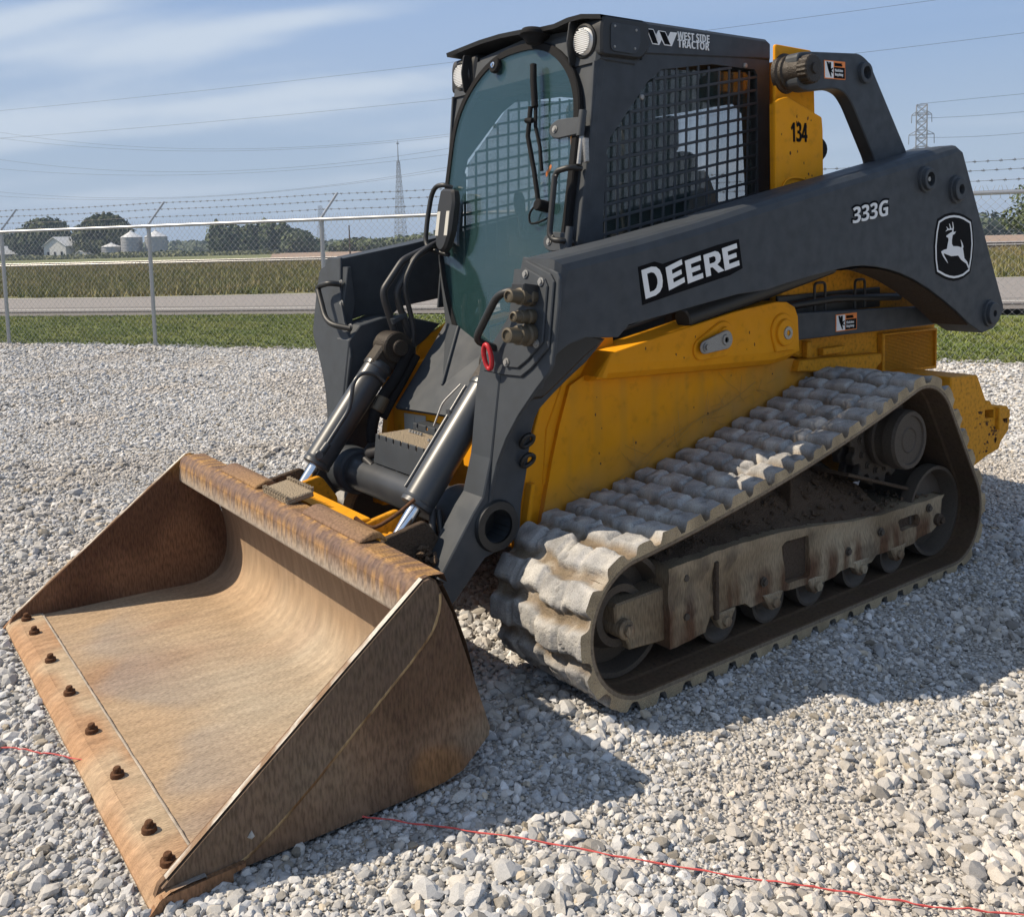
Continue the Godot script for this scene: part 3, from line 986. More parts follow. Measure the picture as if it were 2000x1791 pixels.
	var mb := rounded(pts([-.245, 1.645, -.340, 1.652, -.352, 1.57, -.348, 1.47, -.325, 1.405, -.285, 1.385, -.255, 1.405, -.232, 1.47, -.228, 1.59]), .016, 3)
	var mb2 := PackedVector2Array()
	for p in mb: mb2.append(Vector2(p.x, p.y / .985))
	plate(st, mb2, .045, .085, .006, .010, [], dx)
	obj("mirror", st, M.black_paint, cab)
	for q in [[-.326, 0], [-.258, 0]]:
		st = begin()
		var mw := pts([q[0] - .011, 1.455, q[0] + .013, 1.455, q[0] + .011, 1.555, q[0] - .012, 1.555])
		var mw2 := PackedVector2Array()
		for p in mw: mw2.append(Vector2(p.x, p.y / .985))
		plate(st, mw2, .0845, .0865, .0005, .0005, [], dx)
		obj("mirror_window", st, M.sticker_grey, cab)
	st = begin()
	tube(st, bent([ond.call(.345, 1.665, .02), ond.call(.365, 1.675, .05), ond.call(.425, 1.672, .055), ond.call(.452, 1.635, .055), ond.call(.462, 1.535, .055), ond.call(.458, 1.44, .055), ond.call(.425, 1.405, .055), ond.call(.36, 1.395, .05), ond.call(.30, 1.385, .03)], .03), .0105, 10)
	obj("mirror_hoop", st, M.black_paint, cab)
	# what can be seen inside: floor, rear wall with its window, seat, controls
	st = begin()
	plate(st, [.70, 1.0, .78, 1.0, .80, .97, -.30, .97, -.33, 1.0], -.44, .44, .003, .003)
	obj("cab_floor", st, M.cab_liner, cab)
	st = begin()
	box(st, Vector3(-.10, 1.12, 0), Vector3(.40, .28, .60), .02)
	obj("seat_base", st, M.cab_liner, cab)
	st = begin()
	plate(st, [-.447, .98, .447, .98, .447, 2.16, -.447, 2.16], -.006, .006, .002, .002, [pts([-.36, 1.36, .36, 1.36, .33, 1.95, .28, 2.0, -.28, 2.0, -.33, 1.95])], Transform3D(Basis(Vector3(0, 0, 1), Vector3(0, 1, 0), Vector3(-1, 0, 0)), Vector3(-.328, 0, 0)))
	obj("rear_wall", st, M.cab_liner, cab)
	st = begin()
	plate(st, rounded(pts([.40, 1.25, .42, 1.36, .05, 1.33, -.05, 1.30, -.10, 1.25]), .03), -.25, .25, .03, .03, [], Transform3D(), 3)
	obj("seat_cushion", st, M.seat_cloth, cab)
	st = begin()
	plate(st, rounded(pts([.06, 1.30, .10, 1.36, -.08, 1.80, -.16, 1.80, -.18, 1.75, -.05, 1.30]), .03), -.23, .23, .04, .04, [], Transform3D(), 3)
	obj("seat_back", st, M.seat_cloth, cab)
	st = begin()
	plate(st, rounded(pts([-.07, 1.80, -.09, 1.96, -.16, 1.96, -.16, 1.80]), .03), -.14, .14, .03, .03, [], Transform3D(), 3)
	obj("headrest", st, M.seat_cloth, cab)
	st = begin()
	for s in [-1.0, 1.0]:
		st = begin()
		box(st, Vector3(.20, 1.42, s * .33), Vector3(.42, .09, .11), .02)
		tube(st, [Vector3(.36, 1.45, s * .33), Vector3(.37, 1.56, s * .325)], .014, 8)
		lathe(st, Vector3(.37, 1.55, s * .325), Vector3(.1, 1, 0), [Vector2(0, .012), Vector2(.02, .024), Vector2(.07, .026), Vector2(.10, .018), Vector2(.105, 0)], 14, false)
		obj("joystick_console", st, M.cab_liner, cab)
	st = begin()
	box(st, Vector3(.50, 1.93, -.36), Vector3(.12, .14, .05), .01)
	obj("monitor", st, M.rubber, cab)
	st = begin()
	box(st, Vector3(.66, 1.10, .28), Vector3(.10, .26, .10), .02)
	tube(st, smooth_line([Vector3(.72, 1.22, .26), Vector3(.76, 1.12, .22), Vector3(.78, 1.04, .16)]), .012, 8)
	tube(st, smooth_line([Vector3(.70, 1.20, .18), Vector3(.74, 1.10, .12), Vector3(.76, 1.02, .10)]), .012, 8)
	obj("foot_control", st, M.rubber, cab)
	st = begin()
	plate(st, rounded(pts([-.262, 1.695, -.287, 1.735, -.278, 1.745, -.25, 1.705]), .006), .003, .0045, .0005, .0005, [], Transform3D(Basis(Vector3(0, 0, 1), Vector3(-.1724, .985, 0), Vector3(.985, .1724, 0)), Vector3(.985, .0, 0)))
	obj("paper_tag", st, M.orange_print, cab)
	# dealer lettering along the roof band
	var wl := -.4672
	var wout := pts([.377, 2.204, .341, 2.205, .327, 2.186, .315, 2.203, .278, 2.203, .264, 2.184, .251, 2.204, .214, 2.205, .244, 2.152, .284, 2.152, .298, 2.170, .311, 2.150, .347, 2.150])
	flat_decal("lettering_ground", wout, [], wl, .001, M.white_print, cab)
	flat_decal("lettering", pts([.372, 2.201, .343, 2.202, .318, 2.154, .345, 2.154]), [], wl - .001, .001, M.black_print, cab)
	flat_decal("lettering", pts([.310, 2.200, .280, 2.200, .252, 2.156, .282, 2.156]), [], wl - .001, .001, M.black_print, cab)
	flat_decal("lettering", pts([.340, 2.197, .327, 2.181, .316, 2.197, .307, 2.181, .316, 2.163]), [], wl - .002, .001, M.white_print, cab)
	var heavy := face_text(1)
	var bold := face_text(0)
	words("WEST SIDE", bold, .040, .90, cab, Vector3(.212, 2.171, wl), Vector3(-1, .02, 0), Vector3(0, 1, 0), M.white_print)
	words("TRACTOR", bold, .040, 1.0, cab, Vector3(.212, 2.142, wl - .001), Vector3(-1, .02, 0), Vector3(0, 1, 0), M.white_print)

# ------------------------------------------------------------------ chassis
func build_chassis(L: Node) -> void:
	var st := begin()
	# main body tub
	plate(st, [.94, .33, .98, .60, .98, .765, .90, .80, .60, .83, .45, .99, -.30, 1.0, -1.54, 1.0, -1.56, .40, -1.1, .30, .7, .27], -.455, .455, .006, .006)
	var body := obj("chassis", st, M.yellow, L)
	# formed side panels: an outset upper band over the pins and a lower skirt
	st = begin()
	var bandb := [.005, .005, .005, .005, .005, .005, .005, .005, .06, .06, .06, .03]
	plate(st, [.70, 1.044, .43, 1.087, .045, 1.146, -.20, 1.168, -.27, 1.163, -.32, 1.14, -.342, 1.10, -.352, .955, -.30, .915, -.20, .905, .755, .945, .76, .965], -.602, -.46, bandb, .004, [], Transform3D(), 3)
	var bands := pair("pin_band", st, M.yellow, [body, body])
	st = begin()
	meshed_plate(st, [-.42, .91, -.20, .93, .755, .965, .825, .934, .875, .80, .912, .68, .965, .47, .965, .335, .90, .30, -.95, .30, -.95, .78, -.60, .86], -.522, -.452, .018)
	var skirt := painted(st, func(p: Vector3) -> Color:
		var over := p.y - (.47 + (.93 - p.x) * .295)
		var n := nz.get_noise_3d(p.x * 260.0, p.y * 260.0, 3.0) * .5 + .5
		var run := nz.get_noise_3d(p.x * 900.0, p.y * 40.0, 8.0) * .5 + .5
		var c := Color(.74, .305, .005)
		c = c.lerp(Color(.36, .215, .075), clampf(smoothstep(.16, .0, over) * (.35 + .8 * (n - .3)), 0, .75))
		c = c.lerp(Color(.50, .25, .03), smoothstep(.52, .68, run) * .35)
		return c * (.92 + .16 * n))
	put("side_skirt", skirt, M.yellow_worn, body)
	put("side_skirt", mirrored(skirt), M.yellow_worn, body)
	st = begin()
	plate(st, [.82, .94, .90, .92, .94, .87, .99, .76, 1.01, .67, 1.045, .45, 1.045, .34, .94, .33, .94, .47, .85, .80], -.500, -.452, .003, .003)
	pair("front_flange", st, M.yellow, [body, body])
	st = begin()
	plate(st, [.995, .62, 1.012, .62, 1.05, .43, 1.05, .34, 1.03, .34, 1.03, .43], -.535, -.500, .003, .003)
	pair("flange_rib", st, M.yellow, [body, body])
	st = begin()
	plate(st, [.90, .93, .955, .86, .985, .78, 1.0, .79, .97, .88, .91, .95], -.535, -.500, .003, .003)
	pair("flange_rib", st, M.yellow, [body, body])
	# far front corner that rises beside the foot well
	st = begin()
	plate(st, [.60, 1.14, .64, 1.13, .675, 1.085, .74, 1.055, .80, 1.05, .85, .93, .92, .79, .94, .60, .70, .60, .60, .83], -.505, -.48, .003, .003)
	pair("foot_well_cheek", st, M.yellow, [body, body])
	# raised pads round the pins
	st = begin()
	var pad := PackedVector2Array()
	pad.append_array(circle(Vector2(.128, 1.046), .068, 26))
	pad.append_array(circle(Vector2(.250, 1.016), .042, 20))
	plate(st, _hull(pad), -.612, -.60, .004, .003)
	pair("pin_pad", st, M.yellow, [body, body])
	st = begin()
	var pad2 := circle(Vector2(-.235, 1.048), .072, 24)
	pad2.append_array(pts([-.19, .965, -.30, .965]))
	plate(st, _hull(pad2), -.611, -.60, .004, .003)
	pair("pin_pad", st, M.yellow, [body, body])
	st = begin()
	lathe(st, Vector3(-.238, 1.042, -.61), Vector3(0, 0, -1), [Vector2(0, .056), Vector2(.012, .053), Vector2(.014, .048), Vector2(.014, .0)], 26)
	pair("pin_boss", st, M.yellow, [body, body])
	st = begin()
	lathe(st, Vector3(.125, 1.048, -.61), Vector3(0, 0, -1), [Vector2(0, .046), Vector2(.012, .043), Vector2(.014, 0)], 22)
	pair("pin_boss", st, M.yellow, [body, body])
	st = begin()
	var keeper := circle(Vector2(.136, 1.045), .036, 18)
	keeper.append_array(circle(Vector2(.255, 1.026), .025, 14))
	plate(st, _hull(keeper), -.632, -.624, .002, .003)
	lathe(st, Vector3(.140, 1.045, -.632), Vector3(0, 0, -1), [Vector2(0, .022), Vector2(.005, .020), Vector2(.005, .011), Vector2(.0, .010), Vector2(.0, 0)], 16)
	bolt(st, Vector3(.250, 1.026, -.632), Vector3(0, 0, -1), .012, .012)
	pair("pin_keeper", st, M.zinc, [body, body])
	st = begin()
	lathe(st, Vector3(-.245, 1.040, -.622), Vector3(0, 0, -1), [Vector2(0, .028), Vector2(.006, .026), Vector2(.006, .012), Vector2(.001, .011), Vector2(.001, 0)], 18)
	pair("pin_end", st, M.steel, [body, body])
	# scratches and chips in the paint
	rng.seed = 77
	st = begin()
	for i in 34:
		var cx := rng.randf_range(-.3, .80)
		var cy := rng.randf_range(.5, .9) if i < 22 else rng.randf_range(.97, 1.07)
		if cy > .95: cx = rng.randf_range(-.3, .6)
		var r := rng.randf_range(.002, .006)
		var chip := PackedVector2Array()
		for k in 6: chip.append(Vector2(cx, cy) + Vector2(cos(TAU * k / 6) * r * rng.randf_range(.4, 1.1), sin(TAU * k / 6) * r * rng.randf_range(.6, 1.8)))
		plate(st, chip, (-.5228 if cy < .95 else -.6028), (-.5212 if cy < .95 else -.6012), 0, 0)
	obj("paint_chip", st, M.rust, body).set_meta("kind", "stuff")
	# dry weeds rubbed against the skirt
	st = begin()
	for i in 46:
		var t := rng.randf()
		var a := Vector3(lerpf(.80, -.25, t), lerpf(.50, .80, t) + rng.randf_range(-.03, .05), -.527)
		var p := [a]
		var dirv := Vector3(rng.randf_range(-.06, .06), rng.randf_range(.0, .05), 0)
		for k in 3:
			a += dirv * rng.randf_range(.4, 1.0) + Vector3(rng.randf_range(-.012, .012), rng.randf_range(-.010, .010), -rng.randf_range(0.0, .003))
			p.append(a)
		tube(st, p, .0006, 3, false)
	tube(st, smooth_line([Vector3(.52, .60, -.53), Vector3(.40, .66, -.53), Vector3(.20, .73, -.535), Vector3(.02, .765, -.53), Vector3(-.16, .84, -.53)]), .0009, 4)
	obj("dry_weeds", st, M.dry_stem, body).set_meta("kind", "stuff")
	# foot well: ridged grey floor plate below the door
	st = begin()
	var A := Vector3(.790, 1.105, .315)
	var B := Vector3(.845, 1.105, .135)
	var C := Vector3(1.035, .775, .335)
	var E := Vector3(.955, .885, .095)
	var D := Vector3(1.005, .80, -.34)
	var F := Vector3(.815, 1.02, -.02)
	var G := Vector3(.75, 1.05, -.34)
	for q in [[A, C, E], [A, E, B], [C, D, E], [B, E, F], [E, D, G], [E, G, F]]:
		tri(st, q[0], q[2], q[1])
		tri(st, q[0] - Vector3(.01, .01, 0), q[1] - Vector3(.01, .01, 0), q[2] - Vector3(.01, .01, 0))
	quad(st, A - Vector3(.01, .01, 0), A, C, C - Vector3(.01, .01, 0))
	var well := obj("foot_plate", st, M.paint_grey, body)
	st = begin()
	tube(st, [B, E], .008, 8)
	lathe(st, Vector3(.83, 1.06, .30), Vector3(.8, .5, .1), [Vector2(0, .006), Vector2(.004, .005), Vector2(.005, 0)], 8)
	obj("plate_ridge", st, M.paint_grey, body)
	# front board with its two pale stickers and a serrated tread
	st = begin()
	plate(st, pts([.355, .672, .185, .695, .185, .752, .355, .742]), .0, .0015, .0003, .0003, [pts([.275, .69, .272, .69, .272, .74, .275, .74])], Transform3D(Basis(Vector3(0, 0, 1), Vector3(0, 1, 0), Vector3(-1, 0, 0)), Vector3(.9835, 0, 0)))
	obj("front_sticker", st, M.sticker_grey, body)
	serrated(body, Vector3(1.005, .735, .075), .085, .20, .055)
	serrated(body, Vector3(1.14, .712, -.005), .14, .385, .112)
	# torque tube between the legs
	st = begin()
	cyl(st, Vector3(1.2, .528, -.47), Vector3(1.2, .528, .47), .070, 30)
	var tube_ := obj("cross_tube", st, M.gloss_grey, body)
	st = begin()
	lathe(st, Vector3(1.2, .528, -.47), Vector3(0, 0, 1), [Vector2(0, .098), Vector2(.11, .092), Vector2(.118, .082), Vector2(.118, .07)], 30)
	pair("tube_collar", st, M.paint_grey, [body, body])
	for z in [-.10, .02, .12]:
		st = begin()
		plate(st, [1.11, .58, 1.225, .585, 1.20, .64, 1.11, .70], z - .005, z + .005, .002, .002)
		obj("tread_bracket", st, M.paint_grey, body)
	# grease fitting and hoses beside the tread
	st = begin()
	tube(st, smooth_line([Vector3(1.10, .66, .33), Vector3(1.16, .63, .32), Vector3(1.20, .62, .26), Vector3(1.19, .64, .19)]), .022, 10)
	obj("tread_hose", st, M.hose, body)
	st = begin()
	tube(st, [Vector3(1.22, .60, .27), Vector3(1.22, .585, .20)], .014, 8)
	obj("grease_fitting", st, M.hose, body)
	# engine housing, radiator grille and counterweight
	st = begin()
	plate(st, [-.36, .95, -.36, 1.50, -.75, 1.52, -1.35, 1.46, -1.50, 1.34, -1.58, 1.0, -1.58, .755, -.9, .76], -.50, .50, .01, .01)
	var eng := obj("engine_housing", st, M.yellow_dull, L)
	st = begin()
	plate(st, [-1.075, .77, -1.075, .965, -1.545, .955, -1.545, .755], -.53, -.50, .004, .004, [pts([-1.09, .785, -1.09, .955, -1.53, .945, -1.53, .77])])
	pair("grille_frame", st, M.yellow_dull, [eng, eng])
	st = begin()
	for i in 26:
		box(st, Vector3(-1.31, .772 + .0068 * i, -.512), Vector3(.44, .0042, .012), .0008, Basis(Vector3(0, 0, 1), .022))
	var gr := pair("grille", st, M.yellow_dull, [eng, eng])
	gr[0].set_meta("kind", "stuff")
	gr[1].set_meta("kind", "stuff")
	st = begin()
	plate(st, rounded(pts([-1.10, .60, -1.10, .79, -1.33, .776, -1.415, .645, -1.40, .60]), .008), -.84, .84, .006, .006)
	var cw := obj("counterweight", st, M.yellow_dull, eng)
	st = begin()
	plate(st, rounded(pts([-1.10, .64, -1.40, .625, -1.43, .645, -1.46, .64, -1.47, .618, -1.57, .605, -1.625, .595, -1.632, .55, -1.645, .525, -1.63, .475, -1.56, .43, -1.545, .40, -1.44, .385, -1.30, .35, -1.12, .42]), .008), -.838, -.70, .005, .004, [pts([-1.405, .565, -1.405, .605, -1.485, .598, -1.485, .558])])
	var br := pair("tow_bracket", st, M.yellow_dull, [eng, eng])
	st = begin()
	plate(st, rounded(pts([-1.505, .50, -1.505, .605, -1.535, .602, -1.53, .50]), .006), -.856, -.836, .004, .003)
	pair("bracket_rib", st, M.yellow_dull, [eng, eng])
	st = begin()
	plate(st, rounded(pts([-1.545, .545, -1.545, .590, -1.625, .583, -1.63, .54]), .006), -.846, -.836, .003, .003)
	pair("bracket_rib", st, M.yellow_dull, [eng, eng])
	rng.seed = 78
	st = begin()
	for i in 90:
		var on_: Array = [[-1.30, .635, .06, .01], [-1.50, .50, .06, .012], [-1.50, .45, .03, .03], [-1.60, .535, .03, .01], [-1.42, .545, .06, .012], [-1.36, .60, .02, .03], [-1.40, .42, .05, .03]][rng.randi() % 7]
		var x := float(on_[0]) + rng.randfn() * float(on_[2]) * .6
		var y := float(on_[1]) + rng.randfn() * float(on_[3]) * .7
		x = clampf(x, -1.61, -1.28)
		y = clampf(y, .41, .625)
		var r := rng.randf_range(.003, .010)
		var chip := PackedVector2Array()
		for k in 7: chip.append(Vector2(x, y) + Vector2(cos(TAU * k / 7) * r * rng.randf_range(.4, 1.6), sin(TAU * k / 7) * r * rng.randf_range(.4, 1.1)))
		plate(st, chip, -.8388, -.8372, 0, 0)
	obj("rust_chip", st, M.rust, eng).set_meta("kind", "stuff")
	st = begin()
	plate(st, [-.40, .86, -.95, .80, -1.02, .84, -1.02, .88, -.42, .905], -.56, -.50, .006, .004)
	pair("side_ledge", st, M.yellow_dull, [eng, eng])
	st = begin()
	box(st, Vector3(-.70, .92, -.515), Vector3(.16, .03, .03), .004)
	pair("latch", st, M.yellow_dull, [eng, eng])
	st = begin()
	box(st, Vector3(-.52, .94, -.515), Vector3(.03, .07, .03), .004)
	pair("latch", st, M.yellow_dull, [eng, eng])
	st = begin()
	box(st, Vector3(-.70, 1.135, -.507), Vector3(.75, .09, .014), .004)
	pair("side_recess", st, M.black_paint, [eng, eng])
	st = begin()
	tube(st, [Vector3(-.25, 1.13, -.53), Vector3(-.7, 1.15, -.53), Vector3(-1.2, 1.13, -.53)], .018, 8)
	pair("side_hose", st, M.black_paint, [eng, eng])
	for x in [-.565, -.86]:
		st = begin()
		tube(st, bent([Vector3(x + .02, 1.08, -.535), Vector3(x + .02, 1.225, -.535), Vector3(x - .055, 1.225, -.535), Vector3(x - .055, 1.10, -.535)], .02), .006, 8)
		pair("latch_rod", st, M.black_paint, [eng, eng])
	# uprights behind the cab
	st = begin()
	plate(st, rounded(pts([-0.222, 2.186, -0.455, 2.182, -0.47, 2.16, -0.48, 1.92, -0.49, 1.32, -0.222, 1.32]), .012), -.58, -.566, .003, .003)
	plate(st, [-.37, 2.15, -.47, 2.15, -.48, 1.32, -.37, 1.32], -.566, -.40, .004, .004)
	var posts := pair("upright", st, M.yellow, [L, L])
	tag(posts[0], "", "")
	st = begin()
	plate(st, rounded(pts([-0.175, 1.955, -0.205, 1.968, -0.25, 1.978, -0.475, 1.91, -0.482, 1.86, -0.488, 1.63, -0.49, 1.37, -0.18, 1.37]), .006), -.617, -.600, .003, .004)
	plate(st, [-0.19, 1.95, -0.45, 1.9, -0.47, 1.42, -0.2, 1.42], -.602, -.575, .002, .002)
	var guards := pair("upright_guard", st, M.yellow, posts)
	words("134", face_text(0), .105, .62, posts[0], Vector3(-0.27, 1.776, -0.6185), Vector3(-1, .03, 0), Vector3(0, 1, 0), M.black_print)
	st = begin()
	tube(st, smooth_line([Vector3(-0.19, 1.57, -0.621), Vector3(-0.23, 1.645, -0.623), Vector3(-0.31, 1.66, -0.623), Vector3(-0.41, 1.635, -0.623), Vector3(-0.47, 1.57, -0.621)]), .004, 6)
	pair("cable_clip", st, M.yellow, posts)
	st = begin()
	for i in 16:
		var x := rng.randf_range(-.45, -.21)
		var y := rng.randf_range(1.59, 1.92)
		var r := rng.randf_range(.002, .006)
		var chip := PackedVector2Array()
		for k in 6: chip.append(Vector2(x, y) + Vector2(cos(TAU * k / 6) * r * rng.randf_range(.4, 1.2), sin(TAU * k / 6) * r * rng.randf_range(.6, 2.6)))
		plate(st, chip, -.6185, -.6165, 0, 0)
	obj("paint_chip", st, M.rust, posts[0]).set_meta("kind", "stuff")
	st = begin()
	lathe(st, Vector3(-0.47, 1.785, -0.545), Vector3(-1, 0, 0), [Vector2(0, .06), Vector2(.05, .062), Vector2(.075, .05), Vector2(.09, .02), Vector2(.09, 0)], 20)
	pair("rear_lamp", st, M.rubber, posts)

func _hull(p: PackedVector2Array) -> PackedVector2Array:
	var h := Geometry2D.convex_hull(p)
	h.remove_at(h.size() - 1)
	return h

# a step of bent sheet with teeth punched along its front edge
func serrated(parent: Node, at: Vector3, deep: float, wide: float, tall: float) -> void:
	var st := begin()
	var p := PackedVector2Array([Vector2(-wide * .5, -tall), Vector2(wide * .5, -tall)])
	var n := int(wide / .052)
	for i in n:
		var x := wide * .5 - wide * i / n
		var s := wide / n
		for q in [[0.0, .0], [-.40, .0], [-.42, -.016], [-.50, -.021], [-.58, -.016], [-.60, .0]]:
			p.append(Vector2(x + q[0] * s, q[1]))
	p.append(Vector2(-wide * .5, 0))
	var xf := Transform3D(Basis(Vector3(0, 0, -1), Vector3(-.12, .993, 0), Vector3(.993, .12, 0)), at + Vector3(deep * .5, 0, 0))
	plate(st, p, -.008, .0, .002, .002, [], xf)
	var o := obj("step_tread", st, M.paint_grey, parent)
	st = begin()
	box(st, at + Vector3(-.005, -.004, 0), Vector3(deep, .008, wide * .97), .002)
	obj("tread_top", st, M.sand if wide > .3 else M.paint_grey, parent)
	st = begin()
	for k in 2:
		for i in 5:
			var c := at + Vector3(-.03 + .035 * k - .01, .004, wide * (.30 - .5 * k) - .02 * i)
			lathe(st, c, Vector3(0, 1, 0), [Vector2(0, .007), Vector2(.007, .005), Vector2(.007, .0)], 8)
	obj("grip_stud", st, M.zinc, parent).set_meta("kind", "stuff")

# ------------------------------------------------------------------ tracks
var path_p := PackedVector2Array()
var path_n := PackedVector2Array()
var path_len := 0.0
const STEP := 0.004

func make_path() -> void:
	var wheels := [[Vector2(.945, .258), .203], [Vector2(-.862, .25), .195], [Vector2(-.62, .594), .212]]
	var out := PackedVector2Array()
	var nrm := []
	for i in 3:
		var c1: Vector2 = wheels[i][0]
		var r1: float = wheels[i][1]
		var c2: Vector2 = wheels[(i + 1) % 3][0]
		var r2: float = wheels[(i + 1) % 3][1]
		var d := c2 - c1
		nrm.append(d.angle() + acos((r1 - r2) / d.length()))
	for i in 3:
		var c: Vector2 = wheels[i][0]
		var r: float = wheels[i][1]
		var a0: float = nrm[(i + 2) % 3]
		var a1: float = nrm[i]
		while a1 > a0: a1 -= TAU
		while a1 < a0 - TAU: a1 += TAU
		var steps := 40
		for k in steps + 1:
			var a := lerpf(a0, a1, float(k) / steps)
			out.append(c + Vector2(cos(a), sin(a)) * r)
		var c2: Vector2 = wheels[(i + 1) % 3][0]
		var e: Vector2 = c2 + Vector2(cos(a1), sin(a1)) * wheels[(i + 1) % 3][1]
		var s := out[-1]
		for k in range(1, 60):
			var t := k / 60.0
			var q := s.lerp(e, t)
			if i == 2: q.y -= .036 * 4.0 * t * (1.0 - t)
			out.append(q)
	out.append(out[0])
	var cur := Curve2D.new()
	cur.bake_interval = 0.003
	for q in out: cur.add_point(q)
	path_len = cur.get_baked_length()
	var n := int(path_len / STEP)
	for i in n: path_p.append(cur.sample_baked(path_len * i / n))
	for i in n:
		var d2 := (path_p[(i + 3) % n] - path_p[(i + n - 3) % n]).normalized()
		path_n.append(Vector2(-d2.y, d2.x))

func on_path(s: float, h: float, z: float) -> Vector3:
	var n := path_p.size()
	var f := fposmod(s / path_len, 1.0) * n
	var i := int(f) % n
	var j := (i + 1) % n
	var t := f - floorf(f)
	var p := path_p[i].lerp(path_p[j], t) + path_n[i].lerp(path_n[j], t) * h
	return Vector3(p.x, p.y, z)

const TRACK_OUT := -.994
const TRACK_IN := -.544
const BELT := .026

func build_tracks(L: Node) -> void:
	make_path()
	var st := begin()
	st.set_smooth_group(1)
	var n := 260
	var prof := [[TRACK_OUT + .002, .004, 0], [TRACK_OUT, .008, 1], [TRACK_OUT, BELT - .004, 1], [TRACK_OUT + .003, BELT, 1], [TRACK_IN - .003, BELT, 2], [TRACK_IN, BELT - .004, 1], [TRACK_IN, .006, 1], [TRACK_IN - .003, 0, 0], [TRACK_OUT + .09, 0, 0], [TRACK_OUT + .08, .004, 0]]
	var cols := [Color(.115, .078, .050), Color(.27, .215, .155), Color(.34, .29, .22)]
	for i in n:
		var s0 := path_len * i / n
		var s1 := path_len * (i + 1) / n
		for k in prof.size():
			st.set_smooth_group(k + 1)
			var a = prof[k]
			var b = prof[(k + 1) % prof.size()]
			var v := [on_path(s0, a[1], a[0]), on_path(s0, b[1], b[0]), on_path(s1, b[1], b[0]), on_path(s1, a[1], a[0])]
			var cc := []
			for q in 4:
				var base: Color = cols[mini(a[2], b[2])]
				var g := .82 + .36 * nz.get_noise_3d(v[q].x * 60.0, v[q].y * 60.0, v[q].z * 60.0)
				cc.append(base * g)
			for q in [0, 2, 1, 0, 3, 2]:
				st.set_color(cc[q])
				st.add_vertex(v[q])
	var belts := pair("track", st, M.belt, [L, L])
	tag(belts[1], "track on the machine's far side", "")
	var rows := 46
	for i in rows:
		pair("lug", lug(i, rows), M.track_rubber, belts)
	build_undercarriage(belts)

func lug(row: int, rows: int) -> SurfaceTool:
	var st := begin()
	st.set_smooth_group(1)
	var nu := 44
	var nv := 14
	var pitch := path_len / rows
	var grid := []
	var col := []
	for i in nu + 1:
		var u := float(i) / nu
		var z := lerpf(TRACK_OUT, TRACK_IN, u)
		var rp := []
		var rc := []
		# the bar steps forward and back across the belt, in worn blocks
		var stagger := .11 * (smoothstep(.20, .28, u) - 1.7 * smoothstep(.46, .54, u) + smoothstep(.72, .80, u)) + .03 * nz2.get_noise_2d(row * 37.0, u * 120.0)
		var w := .300 + .045 * nz2.get_noise_2d(row * 51.0 + 9.0, u * 90.0)
		var crack := .0
		for cu in [.26, .50, .76]:
			crack = maxf(crack, smoothstep(.022, .004, absf(u - cu - .012 * nz2.get_noise_1d(row * 77.0 + cu * 400.0))))
		for j in nv + 1:
			var v := float(j) / nv
			var s := (row + v + stagger) * pitch
			var p0 := on_path(s, 0, z)
			var n1 := nz.get_noise_3d(p0.x * 520.0, p0.y * 520.0, z * 520.0)
			var n3 := nz.get_noise_3d(p0.x * 1400.0, p0.y * 1400.0, z * 1400.0)
			var big := nz2.get_noise_3d(p0.x * 110.0, p0.y * 110.0, z * 110.0)
			var dd := absf(v - .5) + .035 * n1
			var top := 1.0 - smoothstep(w - .03, w + .085, dd)
			var split := 1.0 - absf(nz2.get_noise_3d(p0.x * 60.0 + 9.0, p0.y * 60.0, z * 75.0))
			var fissure := smoothstep(.955, .992, split) * top
			var h := BELT + .0015 + (.030 + .005 * big) * top * (1.0 - .55 * crack) + .0035 * n1 * (.4 + .6 * top) + .0018 * n3 - .007 * fissure
			if j == 0 or j == nv: h = BELT + .0015 + .0012 * big
			rp.append(on_path(s, maxf(h, BELT + .0005), z))
			var c := Color(.30, .235, .165).lerp(Color(.50, .49, .475), clampf(top * 1.25 + .30 * big, 0, 1))
			c = c.lerp(Color(.60, .565, .50), smoothstep(.05, .35, n1) * .40)
			c = c * (.84 + .34 * n1 + .22 * n3 + .14 * big) * (1.0 - .45 * fissure)
			rc.append(c)
		grid.append(rp)
		col.append(rc)
	for i in nu:
		for j in nv:
			for q in [[i, j], [i + 1, j], [i + 1, j + 1], [i, j], [i + 1, j + 1], [i, j + 1]]:
				st.set_color(col[q[0]][q[1]])
				st.add_vertex(grid[q[0]][q[1]])
	st.set_smooth_group(2)
	for e in [0, nu]:
		var zz := TRACK_OUT if e == 0 else TRACK_IN
		var sg := .03 * nz2.get_noise_2d(row * 37.0, float(e) / nu * 120.0) + (0.08 if e else 0.0)
		for j in nv:
			var s0 := (row + float(j) / nv + sg) * pitch
			var s1 := (row + float(j + 1) / nv + sg) * pitch
			var a := on_path(s0, BELT - .006, zz + (.001 if e else -.001))
			var b := on_path(s1, BELT - .006, zz + (.001 if e else -.001))
			st.set_color(Color(.53, .42, .27) * (.8 + .35 * nz.get_noise_3d(a.x * 500.0, a.y * 500.0, 0)))
			if e == 0:
				quad(st, b, a, grid[e][j], grid[e][j + 1])
			else:
				quad(st, a, b, grid[e][j + 1], grid[e][j])
	return st

